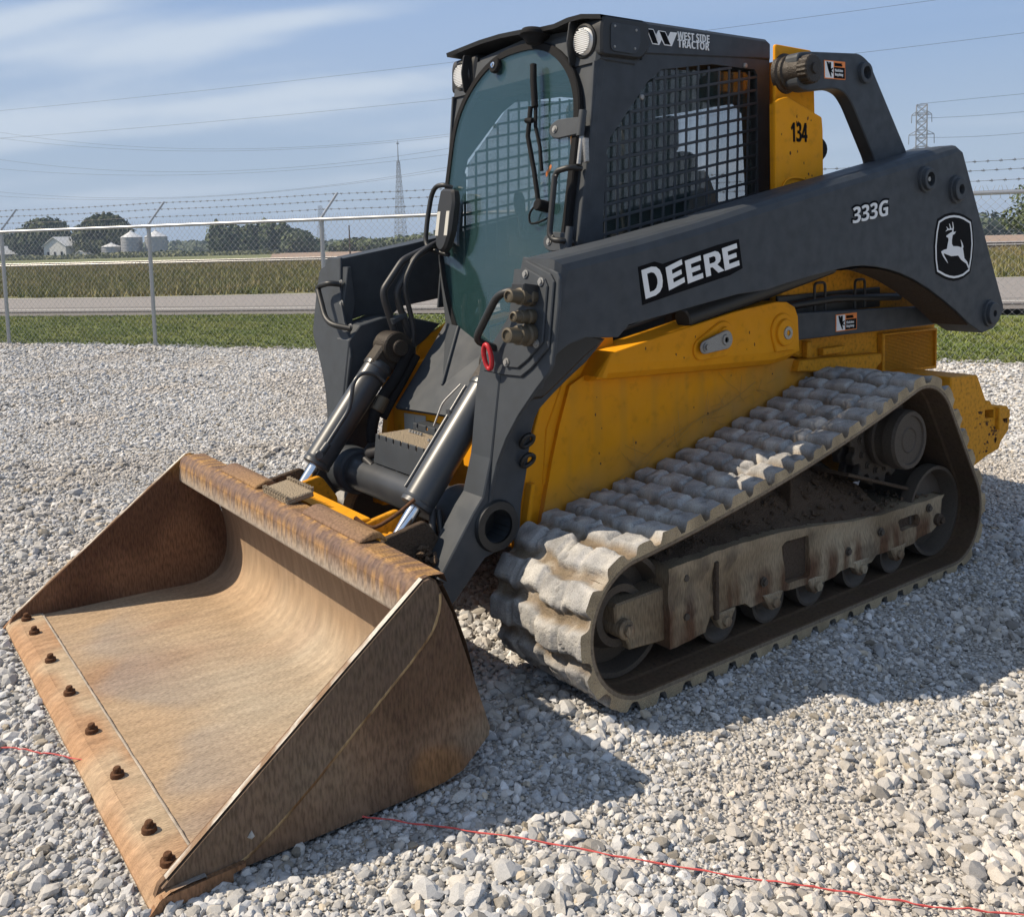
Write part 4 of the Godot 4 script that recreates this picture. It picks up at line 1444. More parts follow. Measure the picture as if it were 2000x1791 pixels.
func mud(p: Vector3, pale: float, red: float) -> Color:
	var a := nz2.get_noise_3d(p.x * 45.0, p.y * 30.0, p.z * 45.0) * .5 + .5
	var b := nz.get_noise_3d(p.x * 420.0, p.y * 30.0, p.z * 420.0) * .5 + .5
	var d := nz.get_noise_3d(p.x * 220.0 + 90.0, p.y * 220.0, p.z * 220.0) * .5 + .5
	var c := Color(.235, .170, .105).lerp(Color(.47, .39, .27), clampf(a * 1.5 - .45 + pale, 0, 1))
	c = c.lerp(Color(.12, .055, .030), smoothstep(.44, .58, b) * red * .85)
	c = c.lerp(Color(.055, .045, .04), smoothstep(.60, .70, d) * .5)
	return c * (.80 + .4 * d)

func recolor(st: SurfaceTool, pale: float, red_below: float) -> SurfaceTool:
	var m := done(st)
	var a := m.surface_get_arrays(0)
	var v: PackedVector3Array = a[Mesh.ARRAY_VERTEX]
	var c := PackedColorArray()
	for p in v:
		c.append(mud(p, pale, 1.0 - smoothstep(red_below - .03, red_below + .05, p.y)))
	a[Mesh.ARRAY_COLOR] = c
	var r := ArrayMesh.new()
	r.add_surface_from_arrays(Mesh.PRIMITIVE_TRIANGLES, a)
	var o := SurfaceTool.new()
	o.begin(Mesh.PRIMITIVE_TRIANGLES)
	o.create_from(r, 0)
	return o

func both(called: String, st: SurfaceTool, material: Material, parents: Array) -> void:
	var m: ArrayMesh = st.commit()
	put(called, m, material, parents[0])
	var b := SurfaceTool.new()
	b.create_from(m, 0)
	b.deindex()
	put(called, mirrored(b.commit()), material, parents[1])

func build_undercarriage(belts: Array) -> void:
	var st := begin()
	# beam with scalloped lower edge: subdivided so the mud can vary along it
	var low := [.780, .118, .60, .133, .575, .170, .52, .178, .40, .172, .37, .150, .24, .150, .215, .168, .14, .160, .03, .155, -.02, .140, -.12, .142, -.16, .156, -.22, .158, -.26, .142, -.36, .146, -.40, .165, -.50, .166, -.54, .152, -.66, .156, -.70, .172, -.80, .176, -.845, .195, -.885, .30, -.905, .318]
	var up := []
	for i in 24: up.append_array([-.85 + .07 * i, .318 + (.0 if i < 5 else .07 * smoothstep(5.0, 17.0, i))])
	meshed_plate(st, up + [.785, .385] + low, -.922, -.64, .02, [rounded(pts([.185, .19, .185, .345, .03, .335, .03, .18]), .02), rounded(pts([-.56, .225, -.56, .275, -.71, .272, -.71, .228]), .02)])
	var rough := st.commit().surface_get_arrays(0)
	var rv: PackedVector3Array = rough[Mesh.ARRAY_VERTEX]
	for i in rv.size():
		if rv[i].z < -.9215:
			var q := rv[i]
			var lump := .007 * nz2.get_noise_2d(q.x * 90.0, q.y * 90.0) + .006 * nz.get_noise_2d(q.x * 500.0, q.y * 300.0)
			var ledge := .007 * smoothstep(.262, .250, q.y) + .010 * smoothstep(.60, .612, q.x) + .008 * smoothstep(.325, .345, q.y)
			rv[i] = q - Vector3(0, 0, lump + ledge)
	rough[Mesh.ARRAY_VERTEX] = rv
	var raw := ArrayMesh.new()
	raw.add_surface_from_arrays(Mesh.PRIMITIVE_TRIANGLES, rough)
	var st_ := SurfaceTool.new()
	st_.create_from(raw, 0)
	both("track_frame", recolor(st_, .06, .245), M.muddy_frame, belts)
	# small castings on the frame: bosses, bolts, a step plate
	for q in [[.70, .205], [.70, .335], [.30, .225], [-.20, .225], [-.42, .255], [-.77, .285]]:
		st = begin()
		bolt(st, Vector3(q[0], q[1], -.930), Vector3(0, 0, -1), .012, .012)
		pair("bolt", st, M.roller_iron, belts)
	st = begin()
	box(st, Vector3(.55, .255, -.932), Vector3(.016, .20, .02), .004)
	pair("frame_seam", st, M.muddy, belts)
	st = begin()
	box(st, Vector3(.11, .265, -.90), Vector3(.20, .20, .012), .003)
	pair("frame_cover", st, M.muddy, belts)
	st = begin()
	plate(st, rounded(pts([.175, .20, .175, .335, .125, .332, .125, .198]), .015), -.918, -.908, .003, .003)
	pair("frame_cover", st, M.muddy, belts)
	st = begin()
	box(st, Vector3(-.635, .25, -.895), Vector3(.18, .08, .012), .003)
	pair("frame_cover", st, M.muddy, belts)
	# sloping deck of the frame with packed dirt
	st = begin()
	st.set_smooth_group(1)
	var nx := 44
	var nzz := 12
	var g := []
	for i in nx + 1:
		var x := lerpf(-.50, .76, float(i) / nx)
		var r := []
		for j in nzz + 1:
			var t := float(j) / nzz
			var z := lerpf(-.914, -.62, t)
			var base := .325 + .06 * smoothstep(-.5, .35, x)
			var peak := .10 + .08 * smoothstep(.75, .1, x) * smoothstep(-.55, -.1, x)
			var hh := base + peak * smoothstep(0.0, .8, t)
			hh += .020 * nz2.get_noise_2d(x * 160.0, z * 160.0) * smoothstep(0.0, .2, t) + .010 * nz.get_noise_2d(x * 420.0, z * 420.0) * smoothstep(0.0, .1, t)
			r.append(Vector3(x, hh - (.012 if j == 0 else 0.0), z))
		g.append(r)
	for i in nx:
		for j in nzz:
			quad(st, g[i][j], g[i][j + 1], g[i + 1][j + 1], g[i + 1][j])
	pair("packed_dirt", st, M.dirt, belts)
	st = begin()
	plate(st, [.60, .40, .30, .56, -.25, .60, -.50, .44, -.50, .32, .6, .32], -.66, -.52, .006, .006)
	pair("frame_web", st, M.muddy, belts)
	st = begin()
	box(st, Vector3(-.52, .425, -.76), Vector3(.50, .014, .24), .003, Basis(Vector3(0, 0, 1), .30))
	pair("deck_plate", st, M.muddy, belts)
	st = begin()
	box(st, Vector3(.02, .50, -.74), Vector3(.014, .18, .20), .003)
	pair("frame_rib", st, M.muddy, belts)
	st = begin()
	box(st, Vector3(-.03, .53, -.66), Vector3(.16, .18, .10), .01)
	pair("frame_mount", st, M.muddy, belts)
	# front tensioner and axle end
	st = begin()
	plate(st, [.995, .300, .985, .312, .74, .318, .74, .135, .93, .150, .945, .18, .955, .235, .99, .235], -.915, -.70, .006, .006)
	cyl(st, Vector3(.965, .232, -.94), Vector3(.965, .232, -.70), .032, 14, -1, .005)
	cyl(st, Vector3(.965, .232, -.952), Vector3(.965, .232, -.94), .020, 6)
	both("tensioner", recolor(st, .0, .24), M.muddy_frame, belts)
	st = begin()
	lathe(st, Vector3(.945, .258, -.885), Vector3(0, 0, 1), [Vector2(.06, 0), Vector2(.06, .06), Vector2(.0, .075), Vector2(.0, .10), Vector2(.05, .12), Vector2(.06, .17), Vector2(.0, .182), Vector2(.0, .199), Vector2(.05, .202), Vector2(.06, .17), Vector2(.17, .17), Vector2(.18, .202), Vector2(.23, .199), Vector2(.23, 0)], 44)
	pair("front_idler", st, M.roller_iron, belts)
	st = begin()
	lathe(st, Vector3(-.862, .25, -.905), Vector3(0, 0, 1), [Vector2(.05, 0), Vector2(.05, .05), Vector2(.03, .07), Vector2(.06, .16), Vector2(.0, .178), Vector2(.0, .192), Vector2(.05, .194), Vector2(.06, .165), Vector2(.19, .165), Vector2(.20, .194), Vector2(.25, .192), Vector2(.25, 0)], 44)
	pair("rear_idler", st, M.roller_iron, belts)
	for x in [.503, .243, -.005, -.292, -.548]:
		st = begin()
		lathe(st, Vector3(x, .142, -.905), Vector3(0, 0, 1), [Vector2(.03, 0), Vector2(.03, .045), Vector2(.015, .06), Vector2(.0, .078), Vector2(.0, .088), Vector2(.06, .086), Vector2(.065, .06), Vector2(.2, .06), Vector2(.205, .086), Vector2(.265, .088), Vector2(.265, 0)], 32)
		pair("track_roller", st, M.roller_iron, belts)
		st = begin()
		var lug_ := circle(Vector2(x, .138), .030, 16)
		lug_.append_array(pts([x - .055, .172, x + .055, .172]))
		plate(st, _hull(lug_), -.934, -.900, .006, .004)
		cyl(st, Vector3(x, .138, -.946), Vector3(x, .138, -.932), .019, 6)
		both("roller_bracket", recolor(st, .35, .13), M.muddy_frame, belts)
	st = begin()
	cyl(st, Vector3(-.845, .222, -.945), Vector3(-.845, .222, -.90), .026, 14, -1, .005)
	cyl(st, Vector3(-.845, .222, -.955), Vector3(-.845, .222, -.945), .015, 6)
	pair("axle_end", st, M.muddy, belts)
	# drive: motor drum, cover disc and toothed sprocket
	st = begin()
	lathe(st, Vector3(-.62, .594, -.935), Vector3(0, 0, 1), [Vector2(.008, 0), Vector2(.008, .045), Vector2(.004, .05), Vector2(.008, .055), Vector2(.008, .096), Vector2(.0, .100), Vector2(.0, .116), Vector2(.012, .122), Vector2(.05, .124), Vector2(.056, .114), Vector2(.09, .114), Vector2(.095, .125), Vector2(.11, .125), Vector2(.115, .112), Vector2(.30, .112)], 44)
	pair("drive_motor", st, M.roller_iron, belts)
	st = begin()
	var teeth := PackedVector2Array()
	var nt := 15
	for i in nt:
		for q in [[-.5, .176], [-.34, .180], [-.20, .207], [.20, .207], [.34, .180]]:
			var a: float = TAU * (i + q[0]) / nt
			teeth.append(Vector2(-.62, .594) + Vector2(cos(a), sin(a)) * q[1])
	plate(st, teeth, -.80, -.765, .004, .004)
	plate(st, teeth, -.735, -.70, .004, .004)
	for i in 14:
		var a2 := TAU * i / 14
		bolt(st, Vector3(-.62 + cos(a2) * .145, .594 + sin(a2) * .145, -.80), Vector3(0, 0, -1), .011, .012)
		var a3 := TAU * i / nt
		cyl(st, Vector3(-.62 + cos(a3) * .19, .594 + sin(a3) * .19, -.765), Vector3(-.62 + cos(a3) * .19, .594 + sin(a3) * .19, -.735), .012, 8)
	pair("sprocket", st, M.roller_iron, belts)
	# loose clods on the frame
	rng.seed = 41
	st = begin()
	for i in 620:
		var x := rng.randf_range(-.82, .72)
		var t := rng.randf()
		var z := lerpf(-.90, -.66, t)
		var base := .325 + .06 * smoothstep(-.5, .35, x)
		var peak := .10 + .08 * smoothstep(.75, .1, x) * smoothstep(-.55, -.1, x)
		var y := base + peak * smoothstep(0.0, .8, t)
		if x < -.48: y = .322 + .02 * t
		var r := rng.randf_range(.003, .011) * (1.4 if rng.randf() < .12 else 1.0)
		clod(st, Vector3(x, y + r * .5, z), r)
	for o in pair("clod", st, M.dirt, belts): o.set_meta("kind", "stuff")

func clod(st: SurfaceTool, c: Vector3, r: float) -> void:
	var v := []
	for d in [Vector3(1, 0, 0), Vector3(-1, 0, 0), Vector3(0, 1, 0), Vector3(0, -1, 0), Vector3(0, 0, 1), Vector3(0, 0, -1)]:
		v.append(c + d * r * rng.randf_range(.6, 1.3) + Vector3(rng.randf_range(-.3, .3), rng.randf_range(-.3, .3), rng.randf_range(-.3, .3)) * r)
	for f in [[0, 2, 4], [2, 1, 4], [1, 3, 4], [3, 0, 4], [2, 0, 5], [1, 2, 5], [3, 1, 5], [0, 3, 5]]:
		tri(st, v[f[0]], v[f[1]], v[f[2]])

# ------------------------------------------------------------------ bucket
func bucket_color(p: Vector3) -> Color:
	var s := 2.3 - p.x + maxf(0.0, p.y - .03)
	var a := nz2.get_noise_3d(s * 14.0, 3.0, p.z * 22.0) * .5 + .5
	var b := nz.get_noise_3d(s * 30.0, 7.0, p.z * 120.0) * .5 + .5
	var f := nz.get_noise_3d(s * 300.0, 0.0, p.z * 1500.0) * .5 + .5
	var tan_ := Color(.475, .345, .225)
	var pale := Color(.48, .415, .325)
	var rust := Color(.36, .215, .13)
	var brown := Color(.26, .165, .105)
	var c := tan_.lerp(rust, smoothstep(.45, .75, a) * .75)
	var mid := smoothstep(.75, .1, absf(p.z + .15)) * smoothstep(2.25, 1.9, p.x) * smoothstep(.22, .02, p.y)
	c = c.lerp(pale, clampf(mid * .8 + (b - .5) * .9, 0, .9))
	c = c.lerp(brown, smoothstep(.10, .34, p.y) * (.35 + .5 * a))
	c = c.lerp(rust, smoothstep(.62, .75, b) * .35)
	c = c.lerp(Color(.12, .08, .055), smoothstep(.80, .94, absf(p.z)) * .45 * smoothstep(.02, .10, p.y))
	c = c.lerp(Color(.32, .31, .30), smoothstep(.55, .7, nz2.get_noise_3d(p.x * 22.0 + 50.0, 0, p.z * 30.0) * .5 + .5) * .45 * smoothstep(1.9, 2.2, p.x))
	return c * (.74 + .52 * f)

func side_color(p: Vector3) -> Color:
	var a := nz2.get_noise_3d(p.x * 20.0, p.y * 26.0, p.z * 9.0) * .5 + .5
	var f := nz.get_noise_3d(p.x * 1500.0, p.y * 170.0, p.z * 30.0) * .5 + .5
	var c := Color(.235, .150, .095).lerp(Color(.145, .088, .055), smoothstep(.40, .66, a))
	c = c.lerp(Color(.30, .235, .165), smoothstep(.55, .85, 1.0 - a) * .8)
	c = c.lerp(Color(.11, .07, .048), smoothstep(.22, .46, p.y) * .5)
	c = c.lerp(Color(.27, .125, .06), smoothstep(.10, .03, p.y) * smoothstep(1.9, 1.6, p.x) * .5)
	c = c.lerp(Color(.34, .17, .07), smoothstep(.62, .75, nz2.get_noise_3d(p.x * 40.0 + 30.0, p.y * 40.0, 3.0) * .5 + .5) * .7)
	return c * (.74 + .48 * f)

func inner_side_color(p: Vector3) -> Color:
	var a := nz2.get_noise_3d(p.x * 26.0, p.y * 26.0, 5.0) * .5 + .5
	var c := Color(.13, .068, .042).lerp(Color(.22, .12, .07), smoothstep(.45, .7, a))
	c = c.lerp(Color(.44, .24, .04), smoothstep(.50, .64, nz.get_noise_2d(p.x * 40.0, p.y * 40.0) * .5 + .5) * smoothstep(1.85, 1.64, p.x) * .8)
	c = c.lerp(Color(.55, .45, .36), smoothstep(.73, .77, nz.get_noise_2d(p.x * 85.0 + 9.0, p.y * 130.0) * .5 + .5) * .6)
	return c

func painted(st: SurfaceTool, f: Callable) -> ArrayMesh:
	var m := done(st)
	var a := m.surface_get_arrays(0)
	var c := PackedColorArray()
	for p in a[Mesh.ARRAY_VERTEX]: c.append(f.call(p))
	a[Mesh.ARRAY_COLOR] = c
	var r := ArrayMesh.new()
	r.add_surface_from_arrays(Mesh.PRIMITIVE_TRIANGLES, a)
	return r

# an outline filled with a fine grid so that wear can vary across it
func meshed_plate(st: SurfaceTool, outline: Array, z0: float, z1: float, cell := .022, holes := []) -> void:
	var p := ccw(pts(outline))
	var lo := Vector2(INF, INF)
	var hi := -lo
	for q in p:
		lo = lo.min(q)
		hi = hi.max(q)
	var nx := int((hi.x - lo.x) / cell) + 1
	var ny := int((hi.y - lo.y) / cell) + 1
	for i in nx:
		for j in ny:
			var a := lo + Vector2(i, j) * cell
			var sq := PackedVector2Array([a, a + Vector2(cell, 0), a + Vector2(cell, cell), a + Vector2(0, cell)])
			var pieces := Geometry2D.intersect_polygons(sq, p)
			for h in holes:
				var rest := []
				for piece in pieces: rest.append_array(Geometry2D.clip_polygons(piece, h))
				pieces.assign(rest)
			for piece in pieces:
				if area(piece) < 1e-8: continue
				cap(st, piece, z1, true, Transform3D())
				cap(st, piece, z0, false, Transform3D())
	var loops := [p]
	for h in holes:
		var hr: PackedVector2Array = ccw(h).duplicate()
		hr.reverse()
		loops.append(hr)
	for loop: PackedVector2Array in loops:
		for i in loop.size():
			var a := loop[i]
			var b := loop[(i + 1) % loop.size()]
			var k := maxi(1, int(a.distance_to(b) / .05))
			for s in k:
				var u := a.lerp(b, float(s) / k)
				var v := a.lerp(b, float(s + 1) / k)
				quad(st, Vector3(u.x, u.y, z0), Vector3(v.x, v.y, z0), Vector3(v.x, v.y, z1), Vector3(u.x, u.y, z1))

func build_bucket(L: Node) -> void:
	var inner := [Vector2(2.315, .034), Vector2(2.1, .029), Vector2(1.917, .026), Vector2(1.76, .022), Vector2(1.69, .024), Vector2(1.64, .036), Vector2(1.60, .060), Vector2(1.572, .10), Vector2(1.558, .15), Vector2(1.556, .21), Vector2(1.563, .27), Vector2(1.578, .34), Vector2(1.600, .41), Vector2(1.630, .49), Vector2(1.655, .545)]
	var line := []
	var v3 := []
	for q in inner: v3.append(Vector3(q.x, q.y, 0))
	for q in smooth_line(v3, 7): line.append(Vector2(q.x, q.y))
	var st := begin()
	var nz_ := 260
	var dent := func(p: Vector2, z: float) -> float:
		return .0035 * nz2.get_noise_2d(p.x * 30.0 + p.y * 25.0, z * 22.0)
	for side in 2:
		st.set_smooth_group(side + 1)
		var cols := nz_ if side == 0 else 8
		for i in line.size() - 1:
			for k in cols:
				var za := lerpf(-.944, .944, float(k) / cols)
				var zb := lerpf(-.944, .944, float(k + 1) / cols)
				var q := []
				for e in [[i, za], [i, zb], [i + 1, zb], [i + 1, za]]:
					var p: Vector2 = line[e[0]]
					var d: Vector2 = (line[mini(e[0] + 1, line.size() - 1)] - line[maxi(e[0] - 1, 0)]).normalized()
					var nn := Vector2(d.y, -d.x)
					if side == 0: p += nn * dent.call(p, e[1])
					else: p -= nn * .016
					q.append(Vector3(p.x, p.y, e[1]))
				if side == 0: quad(st, q[0], q[1], q[2], q[3])
				else: quad(st, q[3], q[2], q[1], q[0])
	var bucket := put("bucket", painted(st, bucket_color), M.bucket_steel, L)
	bucket.set_meta("label", "rusty steel bucket lying open on the gravel")
	# side plates
	var out := [2.425, .012, 2.408, .050, 1.712, .578, 1.690, .582, 1.668, .566, 1.620, .465, 1.508, .112, 1.514, .090, 1.60, .022, 1.66, .010, 1.76, .006, 2.25, .010]
	st = begin()
	meshed_plate(st, out, -.960, -.944, .012)
	put("side_plate", painted(st, side_color), M.bucket_plate, bucket)
	st = begin()
	meshed_plate(st, out, .944, .960, .014)
	put("side_plate", painted(st, func(p: Vector3) -> Color: return inner_side_color(p) if p.z < .95 else side_color(p)), M.bucket_plate, bucket)
	# doubler along the open edge and the side cutter at the toe
	var dbl := [2.405, .046, 1.712, .574, 1.692, .577, 1.672, .562, 1.664, .530, 1.668, .490, 1.695, .430, 1.79, .345, 1.92, .245, 2.06, .135, 2.18, .054, 2.25, .028]
	st = begin()
	meshed_plate(st, dbl, -.970, -.960, .012)
	var dmesh := painted(st, func(p: Vector3) -> Color: return side_color(p).lerp(Color(.155, .125, .095), .45))
	put("side_doubler", dmesh, M.bucket_plate, bucket)
	put("side_doubler", mirrored(dmesh), M.bucket_plate, bucket)
	st = begin()
	var seam := []
	for q in [[1.664, .530], [1.668, .487], [1.695, .432], [1.76, .372], [1.85, .300], [1.92, .246], [2.06, .136], [2.18, .056], [2.24, .028]]: seam.append(Vector3(q[0], q[1], -.961))
	seam = smooth_line(seam, 8)
	for i in seam.size(): seam[i] += Vector3(0, .0025 * nz.get_noise_1d(i * 60.0), 0)
	tube(st, seam, .010, 6)
	var sm := painted(st, func(p: Vector3) -> Color: return Color(.42, .30, .16).lerp(Color(.19, .105, .05), smoothstep(.4, .6, nz.get_noise_1d(p.x * 500.0) * .5 + .5)))
	put("weld_seam", sm, M.bucket_plate, bucket)
	put("weld_seam", mirrored(sm), M.bucket_plate, bucket)
	st = begin()
	meshed_plate(st, [2.44, .004, 2.41, .034, 2.22, .036, 2.22, .026, 2.25, .022, 2.25, .004], -.985, -.970)
	var cut := painted(st, func(p: Vector3) -> Color: return Color(.36, .20, .11) * (.8 + .4 * nz.get_noise_3d(p.x * 200.0, p.y * 200.0, p.z * 200.0)))
	put("side_cutter", cut, M.bucket_plate, bucket)
	put("side_cutter", mirrored(cut), M.bucket_plate, bucket)
	for e in [[-.9655, -.9495], [.9495, .9655]]:
		st = begin()
		for k in 60:
			var u := lerpf(0.02, 1.0, k / 60.0)
			var v := lerpf(0.02, 1.0, (k + 1) / 60.0)
			var A := Vector2(2.408, .0515).lerp(Vector2(1.712, .5805), u)
			var B := Vector2(2.408, .0515).lerp(Vector2(1.712, .5805), v)
			quad(st, Vector3(A.x, A.y, e[0]), Vector3(B.x, B.y, e[0]), Vector3(B.x, B.y, e[1]), Vector3(A.x, A.y, e[1]))
		put("worn_lip", painted(st, func(p: Vector3) -> Color: return Color(.30, .20, .13).lerp(Color(.66, .62, .55), smoothstep(.40, .55, nz.get_noise_1d(p.x * 260.0 + p.z * 900.0) * .5 + .5))), M.bucket_steel, bucket)
	# cutting edge with its weld line and eight bolts
	st = begin()
	st.set_smooth_group(1)
	for k in 320:
		var za := lerpf(-.985, .985, k / 320.0)
		var zb := lerpf(-.985, .985, (k + 1) / 320.0)
		var rim := [Vector2(2.310, .034), Vector2(2.310, .043), Vector2(2.345, .0435), Vector2(2.39, .041), Vector2(2.415, .030), Vector2(2.432, .010), Vector2(2.432, .002), Vector2(2.310, .012)]
		for i in rim.size() - 1:
			st.set_smooth_group(i + 2)
			var wa := .0012 * nz2.get_noise_1d(za * 60.0) if i >= 3 else 0.0
			var wb := .0012 * nz2.get_noise_1d(zb * 60.0) if i >= 3 else 0.0
			var a: Vector2 = rim[i]
			var b: Vector2 = rim[i + 1]
			quad(st, Vector3(a.x + wa, a.y, zb if false else za), Vector3(a.x + wb, a.y, zb), Vector3(b.x + wb, b.y, zb), Vector3(b.x + wa, b.y, za))
	put("cutting_edge", painted(st, func(p: Vector3) -> Color:
		var a := nz2.get_noise_2d(p.x * 60.0, p.z * 30.0) * .5 + .5
		var f := nz.get_noise_2d(p.x * 300.0, p.z * 1500.0) * .5 + .5
		var c := Color(.47, .29, .17).lerp(Color(.53, .41, .28), smoothstep(.4, .7, a))
		c = c.lerp(Color(.33, .31, .29), smoothstep(.52, .68, nz2.get_noise_2d(p.x * 40.0 + 80.0, p.z * 26.0) * .5 + .5) * smoothstep(2.39, 2.33, p.x))
		return c * (.62 + .68 * f)), M.bucket_steel, bucket)
	st = begin()
	var bead := []
	for k in 81: bead.append(Vector3(2.306 + .002 * nz.get_noise_1d(k * 40.0), .036, lerpf(-.94, .94, k / 80.0)))
	tube(st, bead, .0065, 6)
	put("weld_bead", painted(st, func(p: Vector3) -> Color: return Color(.60, .52, .43) * (.85 + .3 * nz.get_noise_1d(p.z * 400.0))), M.bucket_steel, bucket)
	for z in [.905, .745, .448, .148, -.149, -.438, -.735, -.885]:
		st = begin()
		lathe(st, Vector3(2.366, .042, z), Vector3(.02, 1, 0), [Vector2(0, .019), Vector2(.012, .018), Vector2(.013, .011), Vector2(.024, .0105), Vector2(.027, .008), Vector2(.027, 0)], 9)
		obj("edge_bolt", st, M.rust, bucket)
	# folded top rail
	st = begin()
	var rail := [Vector2(1.622, .545), Vector2(1.632, .571), Vector2(1.700, .578), Vector2(1.720, .573), Vector2(1.735, .558), Vector2(1.742, .535), Vector2(1.744, .478), Vector2(1.742, .471), Vector2(1.732, .471), Vector2(1.730, .520), Vector2(1.630, .545)]
	for k in 260:
		var za := lerpf(-.944, .944, k / 260.0)
		var zb := lerpf(-.944, .944, (k + 1) / 260.0)
		for i in rail.size() - 1:
			st.set_smooth_group(1 if i in [2, 3, 4] else i + 2)
			var a: Vector2 = rail[i]
			var b: Vector2 = rail[i + 1]
			quad(st, Vector3(a.x, a.y, zb), Vector3(a.x, a.y, za), Vector3(b.x, b.y, za), Vector3(b.x, b.y, zb))
	put("top_rail", painted(st, func(p: Vector3) -> Color:
		var a := nz2.get_noise_3d(p.x * 60.0, p.y * 60.0, p.z * 30.0) * .5 + .5
		var f := nz.get_noise_3d(p.x * 1200.0, p.y * 1200.0, p.z * 1300.0) * .5 + .5
		var g := nz.get_noise_3d(p.x * 300.0, p.y * 300.0, p.z * 260.0) * .5 + .5
		var c := Color(.235, .145, .095).lerp(Color(.46, .265, .10), clampf(smoothstep(.44, .58, f) * (.35 + .9 * g), 0, 1))
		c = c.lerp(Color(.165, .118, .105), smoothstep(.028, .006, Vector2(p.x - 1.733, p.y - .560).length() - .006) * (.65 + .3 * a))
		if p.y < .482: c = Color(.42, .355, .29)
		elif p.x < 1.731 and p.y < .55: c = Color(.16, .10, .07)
		return c * (.8 + .4 * f)), M.bucket_plate, bucket)
	# coupler hooks welded behind the rail, and a toothed grip between them
	for q in [[.20, .56], [-.60, -.20]]:
		st = begin()
		plate(st, rounded(pts([1.700, .577, 1.696, .588, 1.655, .603, 1.628, .598, 1.605, .570, 1.612, .565, 1.632, .580]), .008, 2), q[0], q[1], .004, .004)
		put("hook_plate", painted(st, func(p: Vector3) -> Color: return Color(.25, .16, .11).lerp(Color(.40, .24, .10), smoothstep(.45, .7, nz.get_noise_3d(p.x * 150.0, p.y * 150.0, p.z * 120.0) * .5 + .5)) * .95), M.bucket_plate, bucket)
	st = begin()
	box(st, Vector3(1.645, .592, .035), Vector3(.10, .022, .21), .004, Basis(Vector3(0, 0, 1), -.15))
	for i in 10:
		for k in [-1, 1]:
			box(st, Vector3(1.645 + k * .046, .604 - k * .008, -.06 + .021 * i), Vector3(.014, .018, .011), .003)
	obj("grip_tread", st, M.sand, bucket)
	# hinge ears behind the bucket
	for z in [-.47, -.30, .30, .47]:
		st = begin()
		plate(st, rounded(pts([1.56, .53, 1.40, .56, 1.33, .46, 1.36, .30, 1.46, .20, 1.55, .16]), .02), z - .012, z + .012, .003, .003)
		obj("coupler_ear", st, M.yellow_dull if absf(z) < .4 else M.muddy, bucket)
	st = begin()
	plate(st, [1.588, .538, 1.585, .548, 1.505, .548, 1.44, .44, 1.45, .43, 1.51, .525], -.30, .345, .003, .003)
	obj("coupler_bar", st, M.yellow, bucket)
	st = begin()
	plate(st, [1.50, .40, 1.44, .43, 1.38, .30, 1.42, .15, 1.55, .14], -.52, .52, .004, .004)
	obj("coupler_frame", st, M.rust, bucket)
	st = begin()
	tube(st, smooth_line([Vector3(1.56, .56, -.30), Vector3(1.53, .535, -.36), Vector3(1.47, .57, -.40), Vector3(1.41, .62, -.43)]), .007, 6)
	obj("latch_cable", st, M.rust, bucket)
	rng.seed = 4
	st = begin()
	for i in 60:
		clod(st, Vector3(1.40 + rng.randf_range(-.05, .06), .42 + rng.randf_range(-.03, .06), -.47 + rng.randf_range(-.07, .08)), rng.randf_range(.008, .022))
	obj("clod", st, M.dirt, bucket).set_meta("kind", "stuff")
	st = begin()
	clod(st, Vector3(2.20, .085, -.972), .012)
	obj("chip_of_stone", st, M.sticker_grey, bucket)

